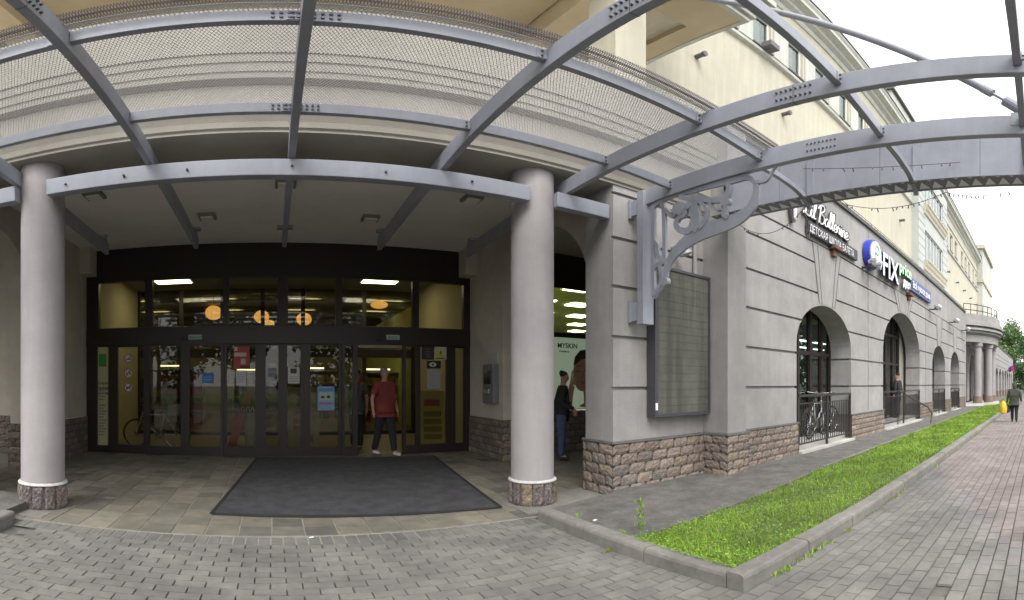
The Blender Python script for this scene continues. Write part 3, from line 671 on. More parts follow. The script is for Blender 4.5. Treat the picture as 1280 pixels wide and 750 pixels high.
# goods in the hall
def shelf(name, label, x, y, wd, h, cols, cat='shelf'):
    t_ = thing(name, label, cat, (x,y,.02), 'shop displays in the hall'); m = MB()
    for k in range(5): z = .02+h*k/4; m.box(x-wd/2,x+wd/2,y,y+.5,z-(.02 if k else 0),z+.02)
    m.box(x-wd/2-.03,x-wd/2,y-.01,y+.5,.02,h+.05); m.box(x+wd/2,x+wd/2+.03,y-.01,y+.5,.02,h+.05); m.box(x-wd/2,x+wd/2,y+.48,y+.5,.04,h+.04); m.build('rack', mat('shelf_metal',(.4,.38,.34),.5), t_)
    g_ = MB()
    for k in range(4):
        z = .04+h*k/4; u = x-wd/2+.03
        while u < x+wd/2-.1:
            w_ = R.choice((.06,.12,.22,.3)); c = R.choice(cols); kk = R.uniform(.25,.7); g_.box(u,u+w_,y+.05,y+.4,z,z+h/4*R.uniform(.5,.8),tuple(q*kk for q in c)); u += w_+.01
    q_ = MB(); q_.box(x-wd*.3,x+wd*.15,y-.06,y-.02,h+.1,h+.16); q_.build('shelf_lamp', mat('shelf_lamp_glow',(1,1,1),.5,emit=(1,.9,.6),estr=1.3), t_)
    g_.build('goods', mat('painted_goods',(1,1,1),.5,vcol=True), t_)
rd, ye, wh, gn, bl = (.55,.05,.03),(.6,.42,.04),(.5,.5,.45),(.08,.25,.06),(.05,.10,.35)
shelf('display_shelf','red and yellow shop shelf far behind the left sliding doors',-3.6,18,2.0,2.1,(rd,ye,rd,wh))
shelf('display_shelf','white and blue shop shelf far behind the poster door',-.8,20,2.2,2.0,(wh,bl,ye))
shelf('display_shelf','green and yellow shop shelf behind the middle side lights',1.9,21,2.0,2.1,(gn,ye,wh))
shelf('display_shelf','red food display behind the open sliding door',4.3,19,2.2,2.0,(rd,wh,rd,ye))
shelf('display_shelf','yellow cabinet row at far left behind the bicycle',-6.5,20,2.2,1.8,(ye,ye,rd))
# lobby shop ceiling seen through right arch
m = MB(); m.box(5.0,26,yb+.3,34,4.3,4.4); m.box(5,26,33.9,34,0,4.3); m.box(5,5.05,yb+.3,34,0,4.3); m.build('shop_ceiling', mat('green_ceiling',(.58,.66,.20),.85,noise=.04), B)
m = MB()
for j in range(5):
    for k in range(4): m.box((.60+.11*k)*(11+2.3*j),(.60+.11*k)*(11+2.3*j)+.75,11+2.3*j,11.6+2.3*j,4.27,4.29)
for o in m.split('shop_light', LAMPG): tag(o, 'lit ceiling panel in the green-ceilinged shop seen through the right arch', 'light', 'lit ceiling panels in the side shop')
m = MB()
for xx in (1.86,2.02,2.18):
    for zz in (7.4,8.8,10.8): m.box(xx*zz,xx*zz+.8,zz,zz+.14,2.95,2.99)
for o in m.split('strip_light', mat('cool_lamp',(1,1,1),.5,emit=(.85,1,.95),estr=3)): tag(o, 'lit strip lamp behind the glass of the first arcade arch', 'light', 'strip lamps in the first arcade shop')

# ================================================================== STEEL CANOPY
S = thing('steel_canopy', 'grey painted steel canopy frame with long ribs, cross purlins and wire netting over the porch', 'canopy', (0.2, 5.2, 3.9))
HZ = 4.22
def channel(mb, p, q, ht=.22, wd=.09, t=.012):
    """I/C section: web with two flanges"""
    p = Vector(p); q = Vector(q); d = (q-p).normalized(); sd = d.cross(Vector((0,0,1))).normalized(); u = sd.cross(d)
    mb.beam(p, q, t*1.5, ht-.004); mb.beam(p+u*(ht/2-t/2), q+u*(ht/2-t/2), wd, t); mb.beam(p-u*(ht/2-t/2), q-u*(ht/2-t/2), wd, t)
RX = [-2.98,-1.33,.20,1.87,3.55]
def ribz(y): return HZ + .05*math.sin(math.pi*min(1,max(0,(6-y)/8)))*1.0 - max(0,(y-4.5))*.035
def rib(x, y0, y1, dz=0, wd=.075, ht=.21):
    m = MB(); N = 18; P = [(y0+(y1-y0)*i/N) for i in range(N+1)]
    vs = []; fs = []
    for y in P:
        z = ribz(y)+dz
        vs += [(x-wd/2,y,z-ht/2),(x+wd/2,y,z-ht/2),(x+wd/2,y,z+ht/2),(x-wd/2,y,z+ht/2)]
    for i in range(N):
        for k in range(4): fs.append((i*4+k,i*4+(k+1)%4,(i+1)*4+(k+1)%4,(i+1)*4+k))
    fs += [(3,2,1,0),(N*4,N*4+1,N*4+2,N*4+3)]; m.add(vs, fs); return m
def splice(parent, x, y, dz, side):
    m = MB(); z = ribz(y)+dz; xx = x+side*.0375
    b = MB()
    for i in range(-4,4):
        for j in (-.045,.045): b.tube([(xx,y+.045*i+.02,z+j),(xx+side*.018,y+.045*i+.02,z+j)], .011, 6)
    b.split('bolt', BOLT, parent); m = MB(); m.box(x-.039,x+.039,y-.003,y+.003,z-.107,z+.107); m.build('splice_joint', BOLT, parent)
for i, x in enumerate(RX):
    r_ = rib(x, -2.2, 8.45).build('rib', STEEL, S, bevel=.006)
    if i >= 3: splice(r_, x, 2.05 if i == 3 else 1.95, 0, -1)
    if i == 0 or i == 1: splice(r_, x, 2.35, 0, 1)
    m = MB(); z = ribz(8.15)+.105; m.box(x-.13,x+.13,8.0,8.12,z,z+.05); m.box(x-.03,x+.03,8.14,8.4,z,z+.06); m.split('hanger', STEEL, S)
# end rib with the fretwork bracket
X5 = 4.60; DZ5 = -.03
r5 = rib(X5, -2.2, 4.80, DZ5, .09, .235).build('rib', STEEL, S, bevel=.006, label='end rib carrying the fretwork bracket'); splice(r5, X5, 2.2, DZ5, -1)
# purlins in the rib plane
for k, y in enumerate((4.32, 2.95, 1.55, .17, -1.2)):
    xs = RX+[X5]
    for a_, b_ in zip([-4.6]+xs[:-1], xs):
        z1 = ribz(y)+.03+(DZ5 if b_==X5 else 0)
        m = MB(); m.beam((a_+.04,y,ribz(y)+.03),(b_-.04,y,z1),.06,.115); pu = m.build('purlin', STEEL, S, bevel=.004)
        m = MB(); m.box(b_-.12,b_-.04,y-.036,y-.031,z1-.05,z1+.05); m.build('cleat', STEEL, pu); m = MB()
        for dz in (-.025,.025): m.tube([(b_-.08,y-.036,z1+dz),(b_-.08,y-.05,z1+dz)], .011, 6)
        m.split('bolt', BOLT, pu)
for y, xx in ((4.32,.2),(2.95,.2)):
    m = MB()
    for i in range(-4,5):
        if i == 0: continue
        for dz in (-.022,.022): m.tube([(xx+.05*i,y-.03,ribz(y)+.03+dz),(xx+.05*i,y-.045,ribz(y)+.03+dz)], .012, 6)
    m.split('bolt', BOLT, S)
# straight lower beam at the columns
m = MB(); zb = 3.98
for a_, b_ in ((-4.05,-2.97),(-2.55,2.97),(3.36,4.2)): m.box(a_,b_,5.1,5.24,zb-.105,zb+.105)
m.split('beam', STEEL, S, bevel=.008)
m = MB()
for x in (-2.3,-1.6,-.9,0.2,1.2,2.2): m.tube([(x,5.10,zb+R.uniform(-.03,.03)),(x,5.075,zb)], .014, 6)
m.split('bolt', BOLT, S)
# netting
m = MB(); x0n, x1n, y0n, y1n = -4.6, 4.74, 2.86, 4.42; stp = .030; wt = .0037
def netz(y): return ribz(y)+.115
L_ = y1n-y0n
n_ = int((x1n-x0n+L_*.6)/stp)
for sgn in (1,-1):
    for i in range(n_):
        xa = x0n - (L_*.6 if sgn>0 else 0) + i*stp; xb = xa + sgn*L_*.6; ya, yb_ = y0n, y1n
        def clip(xq): return ya+(xq-xa)/(xb-xa)*(yb_-ya)
        pa, pb = (xa,ya), (xb,yb_)
        if sgn>0:
            if pa[0] < x0n: pa = (x0n, clip(x0n))
            if pb[0] > x1n: pb = (x1n, clip(x1n))
            if pa[0] >= x1n or pb[0] <= x0n: continue
        else:
            if pa[0] > x1n: pa = (x1n, clip(x1n))
            if pb[0] < x0n: pb = (x0n, clip(x0n))
            if pb[0] >= x1n: continue
        m.beam((pa[0],pa[1],netz(pa[1])),(pb[0],pb[1],netz(pb[1])),wt,wt)
# folded edge of the netting
ne = MB()
for i in range(int((x1n-x0n)/.021)):
    x = x0n+i*.021
    for ya_, yb_, za_, zb2 in ((2.86,2.80,0,.03),(2.80,2.86,.03,.055),(2.86,2.80,.055,.085)):
        ne.beam((x,ya_,netz(2.86)+za_),(x+.021,yb_,netz(2.86)+zb2),.0042,.0042); ne.beam((x+.021,ya_,netz(2.86)+za_),(x,yb_,netz(2.86)+zb2),.0042,.0042)
for y,z in ((2.86,0),): m.beam((x0n,y,netz(2.86)+z),(x1n,y,netz(2.86)+z),.012,.012)
m.build('netting', WIRE, S)
ne.build('netting_edge', mat('folded_mesh',(.17,.155,.18),.6), S)
# bracket: upright, scrolls
bk = MB(); bk.box(X5-.10,X5+.10,4.76,4.88,2.36,4.30); bracket = bk.build('bracket', STEEL, S, bevel=.006)
m = MB()
for z in (2.5,2.62,4.0,4.1): m.tube([(X5-.05,4.86,z),(X5-.05,5.06,z)], .02, 8)
m.split('bolt', STEEL, bracket); m = MB()
m.box(X5-.12,X5-.02,5.0,5.04,2.4,2.7); m.box(X5-.1,X5-.06,4.885,5.0,2.42,2.68); m.build('wall_plate', STEEL, bracket)
m = MB(); m.box(X5-.12,X5-.02,5.0,5.04,3.92,4.2); m.box(X5-.1,X5-.06,4.885,5.0,3.95,4.18); m.build('wall_plate', STEEL, bracket)
def bp(px_, py_):     # point in the rib-5 plane from photo direction, (u=Y, v=Z)
    th = lon(px_); r_ = X5/math.sin(th); return (r_*math.cos(th), E+math.tan(lat(py_))*r_)
def smooth_(pts, n=6):
    out = []
    for i in range(len(pts)-1):
        p0 = pts[max(i-1,0)]; p1 = pts[i]; p2 = pts[i+1]; p3 = pts[min(i+2,len(pts)-1)]
        for k in range(n):
            t = k/n; out.append(tuple(.5*((2*p1[j])+(-p0[j]+p2[j])*t+(2*p0[j]-5*p1[j]+4*p2[j]-p3[j])*t*t+(-p0[j]+3*p1[j]-3*p2[j]+p3[j])*t**3) for j in range(2)))
    return out+[pts[-1]]
fr5 = lambda u,v,t_: (X5+t_, u, v)
m = MB(); q = [0]
def stroke(pxs, wds):
    P = smooth_([bp(*p) for p in pxs]); n2 = len(P)
    if isinstance(wds,(list,tuple)):
        W = [wds[min(int(i/(n2-1)*(len(wds)-1)),len(wds)-2)] + (wds[min(int(i/(n2-1)*(len(wds)-1)),len(wds)-2)+1]-wds[min(int(i/(n2-1)*(len(wds)-1)),len(wds)-2)])*((i/(n2-1)*(len(wds)-1))%1 if i<n2-1 else 1) for i in range(n2)]
    else: W = wds
    W = [w_*1.3 for w_ in W] if isinstance(W,list) else W*1.3
    q[0] += .0012; m.ribbon(P, W, fr5, -.016-q[0], .016+q[0])
def disc(px_, py_, r_):
    c0 = bp(px_,py_); q[0] += .0012; P = [(c0[0]+r_*math.cos(2*math.pi*i/20), c0[1]+r_*math.sin(2*math.pi*i/20)) for i in range(20)]
    m.prism(P, lambda u,v:(X5-.016-q[0],u,v), lambda u,v:(X5+.016+q[0],u,v))
stroke([(818,372),(824,362),(831,352),(833,338),(838,325),(848,312),(862,300),(880,290),(905,281),(925,272),(940,258),(946,240),(944,226)], [.05,.07,.06,.09,.10,.13,.15,.15,.13,.10,.07,.05])
stroke([(944,228),(934,222),(915,226),(890,231),(862,238),(838,245),(820,255)], [.04,.06,.07,.08,.07,.06])
stroke([(944,228),(958,226),(966,214),(972,206),(984,201)], [.04,.018,.012,.01])
stroke([(818,258),(826,252),(830,262),(831,290),(831,318),(830,330)], [.05,.05,.045,.045,.05,.07])
stroke([(817,258),(817,300),(817,345),(818,366)], .05)
stroke([(817,300),(822,306),(823,318),(830,330)], [.03,.04,.05,.05])
stroke([(817,338),(824,330),(828,345),(826,356),(817,372)], [.03,.05,.05,.05,.04])
stroke([(832,262),(842,270),(846,258),(855,257),(857,268),(850,272),(846,280),(851,288),(862,288),(868,276),(866,262),(862,250),(850,246)], [.05,.06,.06,.06,.05,.05,.06,.07,.08,.07,.06,.05])
stroke([(866,246),(870,256),(873,268),(872,280),(868,290)], [.07,.06,.05,.06,.08])
stroke([(872,250),(882,258),(884,268),(880,280),(874,286)], [.05,.03,.03,.04,.05])
stroke([(870,246),(886,250),(900,250),(908,246),(912,236),(910,230)], [.07,.06,.06,.07,.05,.04])
stroke([(904,250),(908,258),(906,268),(912,272)], [.07,.05,.05,.04])
stroke([(888,255),(896,262),(904,260)], [.03,.03,.05])
disc(851,263,.07); disc(909,253,.055); disc(832,352,.06); disc(862,258,.045)
m.build('fretwork', STEEL, bracket)
# girder fascia at the canopy edge
XG = 6.0
m = MB(); seams = [4.55,3.55,2.05,.75,-.6,-2.2]
for a_, b_ in zip(seams, seams[1:]): m.box(XG,XG+.03,b_+.0025,a_-.0025,4.14,4.92)
gd = m.build('fascia_girder', STEEL, S)
m = MB(); m.box(XG+.031,XG+.04,-2.2,4.55,4.15,4.91); m.box(XG-.002,XG+.05,-2.2,4.55,4.92,4.99); m.box(XG+.0,XG+.12,4.50,4.57,4.1,4.98); m.build('flange', STEEL, gd)
ZS = 4.150
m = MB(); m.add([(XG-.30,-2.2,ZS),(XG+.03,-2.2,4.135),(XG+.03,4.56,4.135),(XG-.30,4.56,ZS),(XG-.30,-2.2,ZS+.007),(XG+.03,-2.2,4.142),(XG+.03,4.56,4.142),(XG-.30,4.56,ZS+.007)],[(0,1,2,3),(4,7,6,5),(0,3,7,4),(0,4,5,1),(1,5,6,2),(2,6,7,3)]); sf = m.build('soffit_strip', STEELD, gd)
m = MB(); y = -2.1
def sp(dx, yy): return (XG-.30+dx, yy, ZS+dx*(4.135-ZS)/.33-.005)
while y < 4.5:
    m.add([sp(.25,y+.0),sp(.25,y+.14),sp(.05,y+.07)],[(0,1,2)])
    m.add([sp(.002,y+.10),sp(.002,y+.16),sp(.04,y+.13)],[(0,1,2)])
    y += .165
m.build('triangle_pattern', mat('pale_cutout',(.62,.63,.66),.6), sf)
# ties from end rib to girder
for y in (3.05,1.55,.17,-1.2):
    m = MB(); z = ribz(y)+DZ5
    P = [(X5+.05,z+.0),(X5+.5,z+.02),(X5+.95,z-.0),(X5+1.2,z-.06),(X5+1.32,z-.12),(X5+1.37,z-.18)]
    m.ribbon(smooth_(P,4), .07, lambda u,v,t_:(u,y+t_,v), -.03, .03); m.box(XG-.03,XG+.0,y-.05,y+.05,4.14,4.85); m.build('tie', STEEL, S)
# suspension rod with turnbuckle
A = Vector((X5,.08,ribz(.1)+DZ5+.12)); Bq = Vector((X5,5.3,8.85)); d = (Bq-A).normalized()
m = MB(); m.tube([A+d*.62,Bq], .045, 12); rd_ = m.build('tie_rod', STEEL, S, smooth=True)
m = MB(); m.tube([A+d*.05,A+d*.34], .06, 12); m.tube([A+d*.34,A+d*.5], .018, 8); m.tube([A+d*.5,A+d*.62], .05, 12); m.box(X5-.05,X5+.05,-.12,.28,A.z-.13,A.z+.03); m.build('turnbuckle', STEEL, rd_)
# ceiling lamps under porch roof
pl = ['square porch ceiling lamp nearest the left column','square porch ceiling lamp with dark glass right of the second rib','square porch ceiling lamp half hidden behind the centre rib','square porch ceiling lamp just left of the fourth rib','square porch ceiling lamp near the right column']
for (px_,py_), lb in zip(((118,248),(259,274),(357,233),(463,276),(590,252)), pl):
    h = 4.62-E-.08; r_ = h/math.tan(lat(py_)); x = r_*math.sin(lon(px_)); y = r_*math.cos(lon(px_))
    m = MB(); m.box(x-.15,x+.15,y-.15,y+.15,4.56,4.62); t_ = tag(m.build('porch_lamp', mat('lamp_housing',(.22,.21,.18),.5), bevel=.01), lb, 'lamp', 'porch ceiling lamps')
    m = MB(); m.box(x-.11,x+.11,y-.11,y+.11,4.535,4.565); m.build('lamp_cover', mat('lamp_glass',(.85,.84,.78) ,.3), t_, bevel=.01)

# ================================================================== OBJECTS
# door mat
m = MB(); P = [(-.70,5.58),(2.66,5.30),(3.32,9.75),(-.32,10.06)]
m.prism(P, lambda u,v:(u,v,.013), lambda u,v:(u,v,.03)); mt = tag(m.build('door_mat', MATM), 'large dark grey entrance mat on the porch floor', 'mat')
m = MB()
for a_, b_ in zip(P, P[1:]+P[:1]): m.beam((*a_,.024),(*b_,.024),.05,.016)
m.build('rubber_edge', RUB, mt)
# big blank board on the sign wall
t_ = thing('notice_board', 'large blank grey-green board with dark frame on the pier wall', 'board', (5.5,4.98,2.2))
x0, x1, z0, z1 = 4.84, 6.07, 1.08, 3.27
m = MB(); m.box(x0,x0+.06,4.87,5.04,z0,z1); m.box(x1-.04,x1,4.87,5.04,z0,z1); m.box(x0+.06,x1-.04,4.87,5.04,z0,z0+.04); m.box(x0+.06,x1-.04,4.87,5.04,z1-.04,z1); m.build('frame', mat('board_frame',(.05,.05,.06),.5), t_)
m = MB()
for k in range(18): a_ = z0+.04+(z1-z0-.08)*k/18; m.box(x0+.06,x1-.04,4.885+.002*(k%2),4.9,a_+.0012,a_+(z1-z0-.08)/18-.0012)
m.build('sheet', PANEL, t_)
m = MB(); m.box(x0+.005,x0+.05,4.865,4.871,z0+.1,z0+.2); m.build('sticker', WHITE, t_)
# downpipe
m = MB(); m.tube([(5.85,5.0,3.3),(5.85,5.0,4.6)], .035, 8); tag(m.build('downpipe', STUCCO), 'thin pale pipe on the wall above the blank board', 'pipe')
# outdoor bell lamp behind fretwork
m = MB(); bx_, by_ = XY(845,4.98), 4.98; m.tube([(bx_,by_+.07,3.65),(bx_,by_-.12,3.65)], .05, 10); wl = tag(m.build('flood_lamp', mat('lamp_grey',(.3,.3,.32),.4), smooth=True), 'round wall lamp on the pier behind the fretwork bracket', 'lamp')
m = MB(); m.tube([(bx_,by_-.12,3.66),(bx_+.05,by_-.16,3.52)], [.05,.11], 14); m.build('lamp_hood', MATS['lamp_grey'], wl, smooth=True)
# text
def text(body, size, m, fn, extr=.01, shear=0, off=0, name='lettering', parent=None, align='LEFT', sx=1., fit=None):
    """fn maps (u,v,w) -> world"""
    cu = bpy.data.curves.new('t', 'FONT'); cu.body = body; cu.size = size; cu.extrude = extr; cu.shear = shear; cu.offset = off; cu.align_x = align; cu.resolution_u = 3
    ob = bpy.data.objects.new('t', cu); C.objects.link(ob); dg = bpy.context.evaluated_depsgraph_get(); ev = ob.evaluated_get(dg); me0 = ev.to_mesh()
    if fit: sx = fit/max(1e-6, max(v.co.x for v in me0.vertices))
    mb = MB(); mb.add([fn(v.co.x*sx, v.co.y, v.co.z) for v in me0.vertices], [tuple(p.vertices) for p in me0.polygons])
    ev.to_mesh_clear(); bpy.data.objects.remove(ob); bpy.data.curves.remove(cu)
    return mb.build(name, m, parent)
def onwall(u, v, yp): k = yp/YA; return (u*k, yp, E+(v-E)*k)
# ballet school sign: script lettering as tubes
t_ = thing('ballet_sign', 'white script shop sign with a line of small capitals under it on the arcade wall', 'sign', (10.5,YA,5.2))
m = MB(); m.box(9.1,11.9,YA-.10,YA-.03,4.84,5.12); m.box(9.5,9.6,YA-.09,YA,5.12,5.5); m.box(11.2,11.3,YA-.09,YA,5.12,5.4); m.build('backing', mat('sign_back',(.05,.045,.05),.6), t_)
text('ДЕТСКАЯ ШКОЛА БАЛЕТА', .25, SIGNW, lambda u,v,w:onwall(9.35+u,4.955+v,YA-.13-w), .006, 0, 0, 'lettering', t_, fit=2.55)
GLY = {   # cursive strokes, unit height 1 = capital
 'L': ([[(.06,.72),(.10,.92),(.26,.98),(.28,.78),(.18,.4),(.08,.10),(-.02,.04),(.02,.14),(.20,.06),(.42,.02),(.50,.14)]], .50),
 'i': ([[(0,.12),(.10,.42),(.08,.12),(.16,.02),(.26,.14)],[(.13,.60),(.14,.63)]], .24),
 'l': ([[(0,.10),(.18,.60),(.20,.92),(.10,.90),(.06,.40),(.10,.05),(.22,.08)]], .24),
 'B': ([[(.12,.90),(.10,.40),(.04,.0)],[(-.06,.70),(.10,.95),(.38,1.0),(.44,.78),(.16,.52),(.42,.46),(.50,.20),(.30,.0),(.08,.06)]], .58),
 'a': ([[(.30,.38),(.14,.44),(.02,.24),(.08,.03),(.22,.08),(.31,.36),(.28,.08),(.40,.06)]], .40),
 'e': ([[(0,.14),(.24,.24),(.22,.42),(.08,.40),(.02,.18),(.10,.02),(.32,.10)]], .32),
 'r': ([[(0,.12),(.08,.44),(.12,.36),(.26,.38),(.22,.10),(.32,.06)]], .32),
 'n': ([[(0,.40),(.04,.02)],[(.04,.20),(.16,.42),(.26,.36),(.25,.06),(.36,.08)]], .36),
}
m = MB(); mk = MB(); u = 9.08; s_ = .47
for ch in 'Lil Ballerine':
    if ch == ' ': u += .14; continue
    st, adv = GLY[ch]
    for k in st:
        P = smooth_([(u+ (a_+b_*.10)*s_*1.28, 5.29+b_*s_*1.02) for a_, b_ in k], 4) if len(k) > 2 else [(u+(a_+b_*.1)*s_*1.28, 5.29+b_*s_) for a_, b_ in k]
        m.tube([onwall(a_, b_, YA-.14) for a_, b_ in P], .0165 if len(k)>2 else .022, 8); mk.tube([onwall(a_, b_, YA-.06) for a_, b_ in P], .045, 6)
    u += adv*s_*1.20
m.build('script_lettering', SIGNW, t_, smooth=True); mk.build('script_backing', MATS['sign_back'], t_)
# dancer figure cut-out
m = MB(); fr_ = lambda u,v,t2:(u,YA-.14+t2,v)
m.ribbon([(8.40,5.52),(8.43,5.38),(8.45,5.15),(8.44,4.93)], [.12,.10,.07,.02], fr_, -.02,.02); m.ribbon([(8.40,5.5),(8.32,5.66),(8.26,5.8)], [.1,.05,.03], fr_, -.022,.022); m.ribbon([(8.26,5.5),(8.40,5.56),(8.56,5.5)], [.03,.14,.03], fr_, -.024,.024)
m.build('dancer_figure', SIGNW, t_)
m = MB(); m.prism([(8.2,5.9),(8.56,5.84),(8.56,4.9),(8.42,4.85),(8.3,5.4)], lambda a,b:(a,YA-.09,b), lambda a,b:(a,YA-.05,b)); m.build('backing', MATS['sign_back'], t_)
# price shop sign
t_ = thing('price_shop_sign', 'large white, blue and green letters shop sign with round emblem above the second arch', 'sign', (15.5,YA,5.4))
def oval(mb, x, z, rx, rz, y0_, y1_, n=28): mb.prism([(x+rx*math.cos(2*math.pi*i/n), z+rz*math.sin(2*math.pi*i/n)) for i in range(n)], lambda a,b:(a,y0_,b), lambda a,b:(a,y1_,b))
m = MB(); oval(m, 12.95, 5.27, .48, .44, YA-.22, YA-.03); em = m.build('emblem', SIGNB, t_)
m = MB(); oval(m, 12.98, 5.27, .43, .39, YA-.25, YA-.221); m.build('emblem_face', SIGNW, em)
m = MB(); fr_ = lambda u,v,t2:(u-.5,YA-.262+t2,v-.13); m.ribbon([(13.38,5.12),(13.38,5.66),(13.60,5.66),(13.68,5.54),(13.60,5.42),(13.30,5.42)], .05, fr_, -.01,.01); m.ribbon([(13.28,5.28),(13.6,5.28)], .05, fr_, -.012,.008); m.build('emblem_mark', flat('pale_green_mark',(.35,.5,.4)), em)
text('FIX', 1.06, [SIGNW], lambda u,v,w:onwall(14.25+u,5.0+v,YA-.20-w), .02, 0, .02, 'letters', t_, fit=1.75)
text('FIX', 1.06, [SIGNB], lambda u,v,w:onwall(14.19+u,4.99+v,YA-.10-w), .08, 0, .022, 'letter_sides', t_, fit=1.80)
text('price', .60, [SIGNG], lambda u,v,w:onwall(16.05+u,5.50+v,YA-.10-w), .05, 0, .03, 'letter_sides', t_, fit=1.62)
text('price', .60, [mat('pale_green_letters',(.55,.75,.55),.4,emit=(.6,.9,.6),estr=.25)], lambda u,v,w:onwall(16.07+u,5.505+v,YA-.17-w), .01, 0, .004, 'letters', t_, fit=1.56)
text('для', .42, [SIGNW], lambda u,v,w:onwall(16.55+u,5.08+v,YA-.14-w), .03, 0, .018, 'small_letters', t_, fit=.95)
m = MB(); m.box(17.2,20.4,YA-.12,YA-.03,5.03,5.50); m.build('backing', flat('sign_blue_board',(.10,.13,.30)), t_)
text('Всё нужное дома', .36, [SIGNW], lambda u,v,w:onwall(17.85+u,5.26+v,YA-.14-w), .015, 0, .01, 'small_letters', t_, fit=2.9)
# twin spotlights on brackets
sp_l = ['pair of silver spotlights under the round emblem','pair of silver spotlights past the right end of the price shop sign','pair of small silver spotlights above the third arch','pair of small silver spotlights next to the rounded balcony']
src = None
for x, lb in zip((12.5,20.6,25.2,29.2), sp_l):
    zq = 4.80
    if src is None:
        src = thing('spotlight', lb, 'spotlight', (x,YA-.05,zq), 'silver twin spotlights on the arcade wall')
        m = MB(); m.box(x-.05,x+.05,YA-.3,YA,zq-.02,zq+.02); m.box(x-.25,x+.25,YA-.32,YA-.28,zq-.02,zq+.02); m.build('bracket', IRON, src)
        for dx in (-.2,.2): m = MB(); m.tube([(x+dx,YA-.26,zq+.09),(x+dx,YA-.33,zq+.11),(x+dx+.04,YA-.48,zq+.07)], [.05,.09,.13], 14); m.build('lamp_head', mat('chrome_lamp',(.62,.64,.66),.2,metal=.8), src, smooth=True)
    else: dup(src, (x,YA-.05,zq), lb, group='silver twin spotlights on the arcade wall')
for x, lb in ((10.3,'rusty junction box under the script sign'),(16.9,'rusty junction box under the price shop sign')):
    m = MB(); m.box(x,x+.45,YA-.18,YA,4.78,4.88); m.box(x+.1,x+.3,YA-.1,YA-.002,4.62,4.78); tag(m.build('junction_box', mat('rust',(.16,.08,.06),.9,noise=.3), bevel=.01), lb, 'box', 'junction boxes under the shop signs')
# small cylinder lamps on the upper wall
src = None; cl = ['first cylinder lamp on the cream wall, beside the portico','second cylinder lamp on the cream wall, between the canopy ribs','cylinder lamp on the cream wall just left of the bay','first of the row of cylinder lamps right of the bay','second of the row of cylinder lamps right of the bay','third of the row of cylinder lamps right of the bay','fourth of the row of cylinder lamps right of the bay','farthest of the row of cylinder lamps right of the bay']
for x, lb in zip((9.4,13.7,26.9,41,45.6,49.8,54.4,59), cl):
    if src is None:
        src = thing('wall_lamp', lb, 'lamp', (x,YU,11.3), 'cylinder lamps on the cream wall'); m = MB(); m.tube([(x,YU,11.3),(x,YU-.30,11.3)], .08, 12); m.build('housing', mat('dark_lamp',(.10,.10,.105),.5), src, smooth=True)
        m = MB(); m.tube([(x,YU-.24,11.3),(x,YU-.32,11.3)], .095, 12); m.build('collar', MATS['dark_lamp'], src)
    else: dup(src, (x,YU,11.3), lb, group='cylinder lamps on the cream wall')
m = MB(); m.box(12.2,12.7,YU-.5,YU-.15,13.5,13.75); m.tube([(12.45,YU,13.45),(12.45,YU-.3,13.5)], .05, 8); tag(m.build('flood_lamp', MATS['dark_lamp'], bevel=.02), 'square floodlight on the string course of the cream wall', 'lamp')
# railings in arches
rl = ['black railing in the first arcade arch, in front of the bicycles','black railing in the second arcade arch with a sloping handrail','black railing in the third arcade arch','black railing in the fourth arcade arch']
for i,(a_,b_,zs,rise) in enumerate(AR):
    t_ = thing('railing', rl[i], 'railing', ((a_+b_)/2,YA+.0,.3), 'railings in the arcade arches')
    m = MB(); e1 = b_-.05; z1 = 1.33; zb_ = .28
    m.box(a_+.02,e1,YA-.02,YA+.03,z1-.05,z1); m.box(a_+.02,e1,YA-.01,YA+.02,z1-.2,z1-.175); m.box(a_+.02,e1,YA-.01,YA+.02,zb_,zb_+.03); m.build('rail', IRON, t_)
    m = MB(); 
    for x in (a_+.03, (a_+e1)/2, e1-.05): m.box(x,x+.05,YA-.02,YA+.03,.1,z1)
    m.split('post', IRON, t_); m = MB(); x = a_+.12
    while x < e1-.05: m.box(x,x+.014,YA-.004,YA+.012,zb_+.03,z1-.2); x += .11
    x = a_+.3
    m.split('bar', IRON, t_)
    if i == 1: m = MB(); m.tube([(a_+1.2,YA-.1,1.35),(a_+2.2,YA-.9,.75),(a_+2.4,YA-1.0,.5),(a_+2.2,YA-1.0,.2)], .022, 8); m.tube([(a_+1.25,YA-.1,.2),(a_+1.25,YA-.1,1.33)], .02, 8); m.build('handrail', IRON, t_)
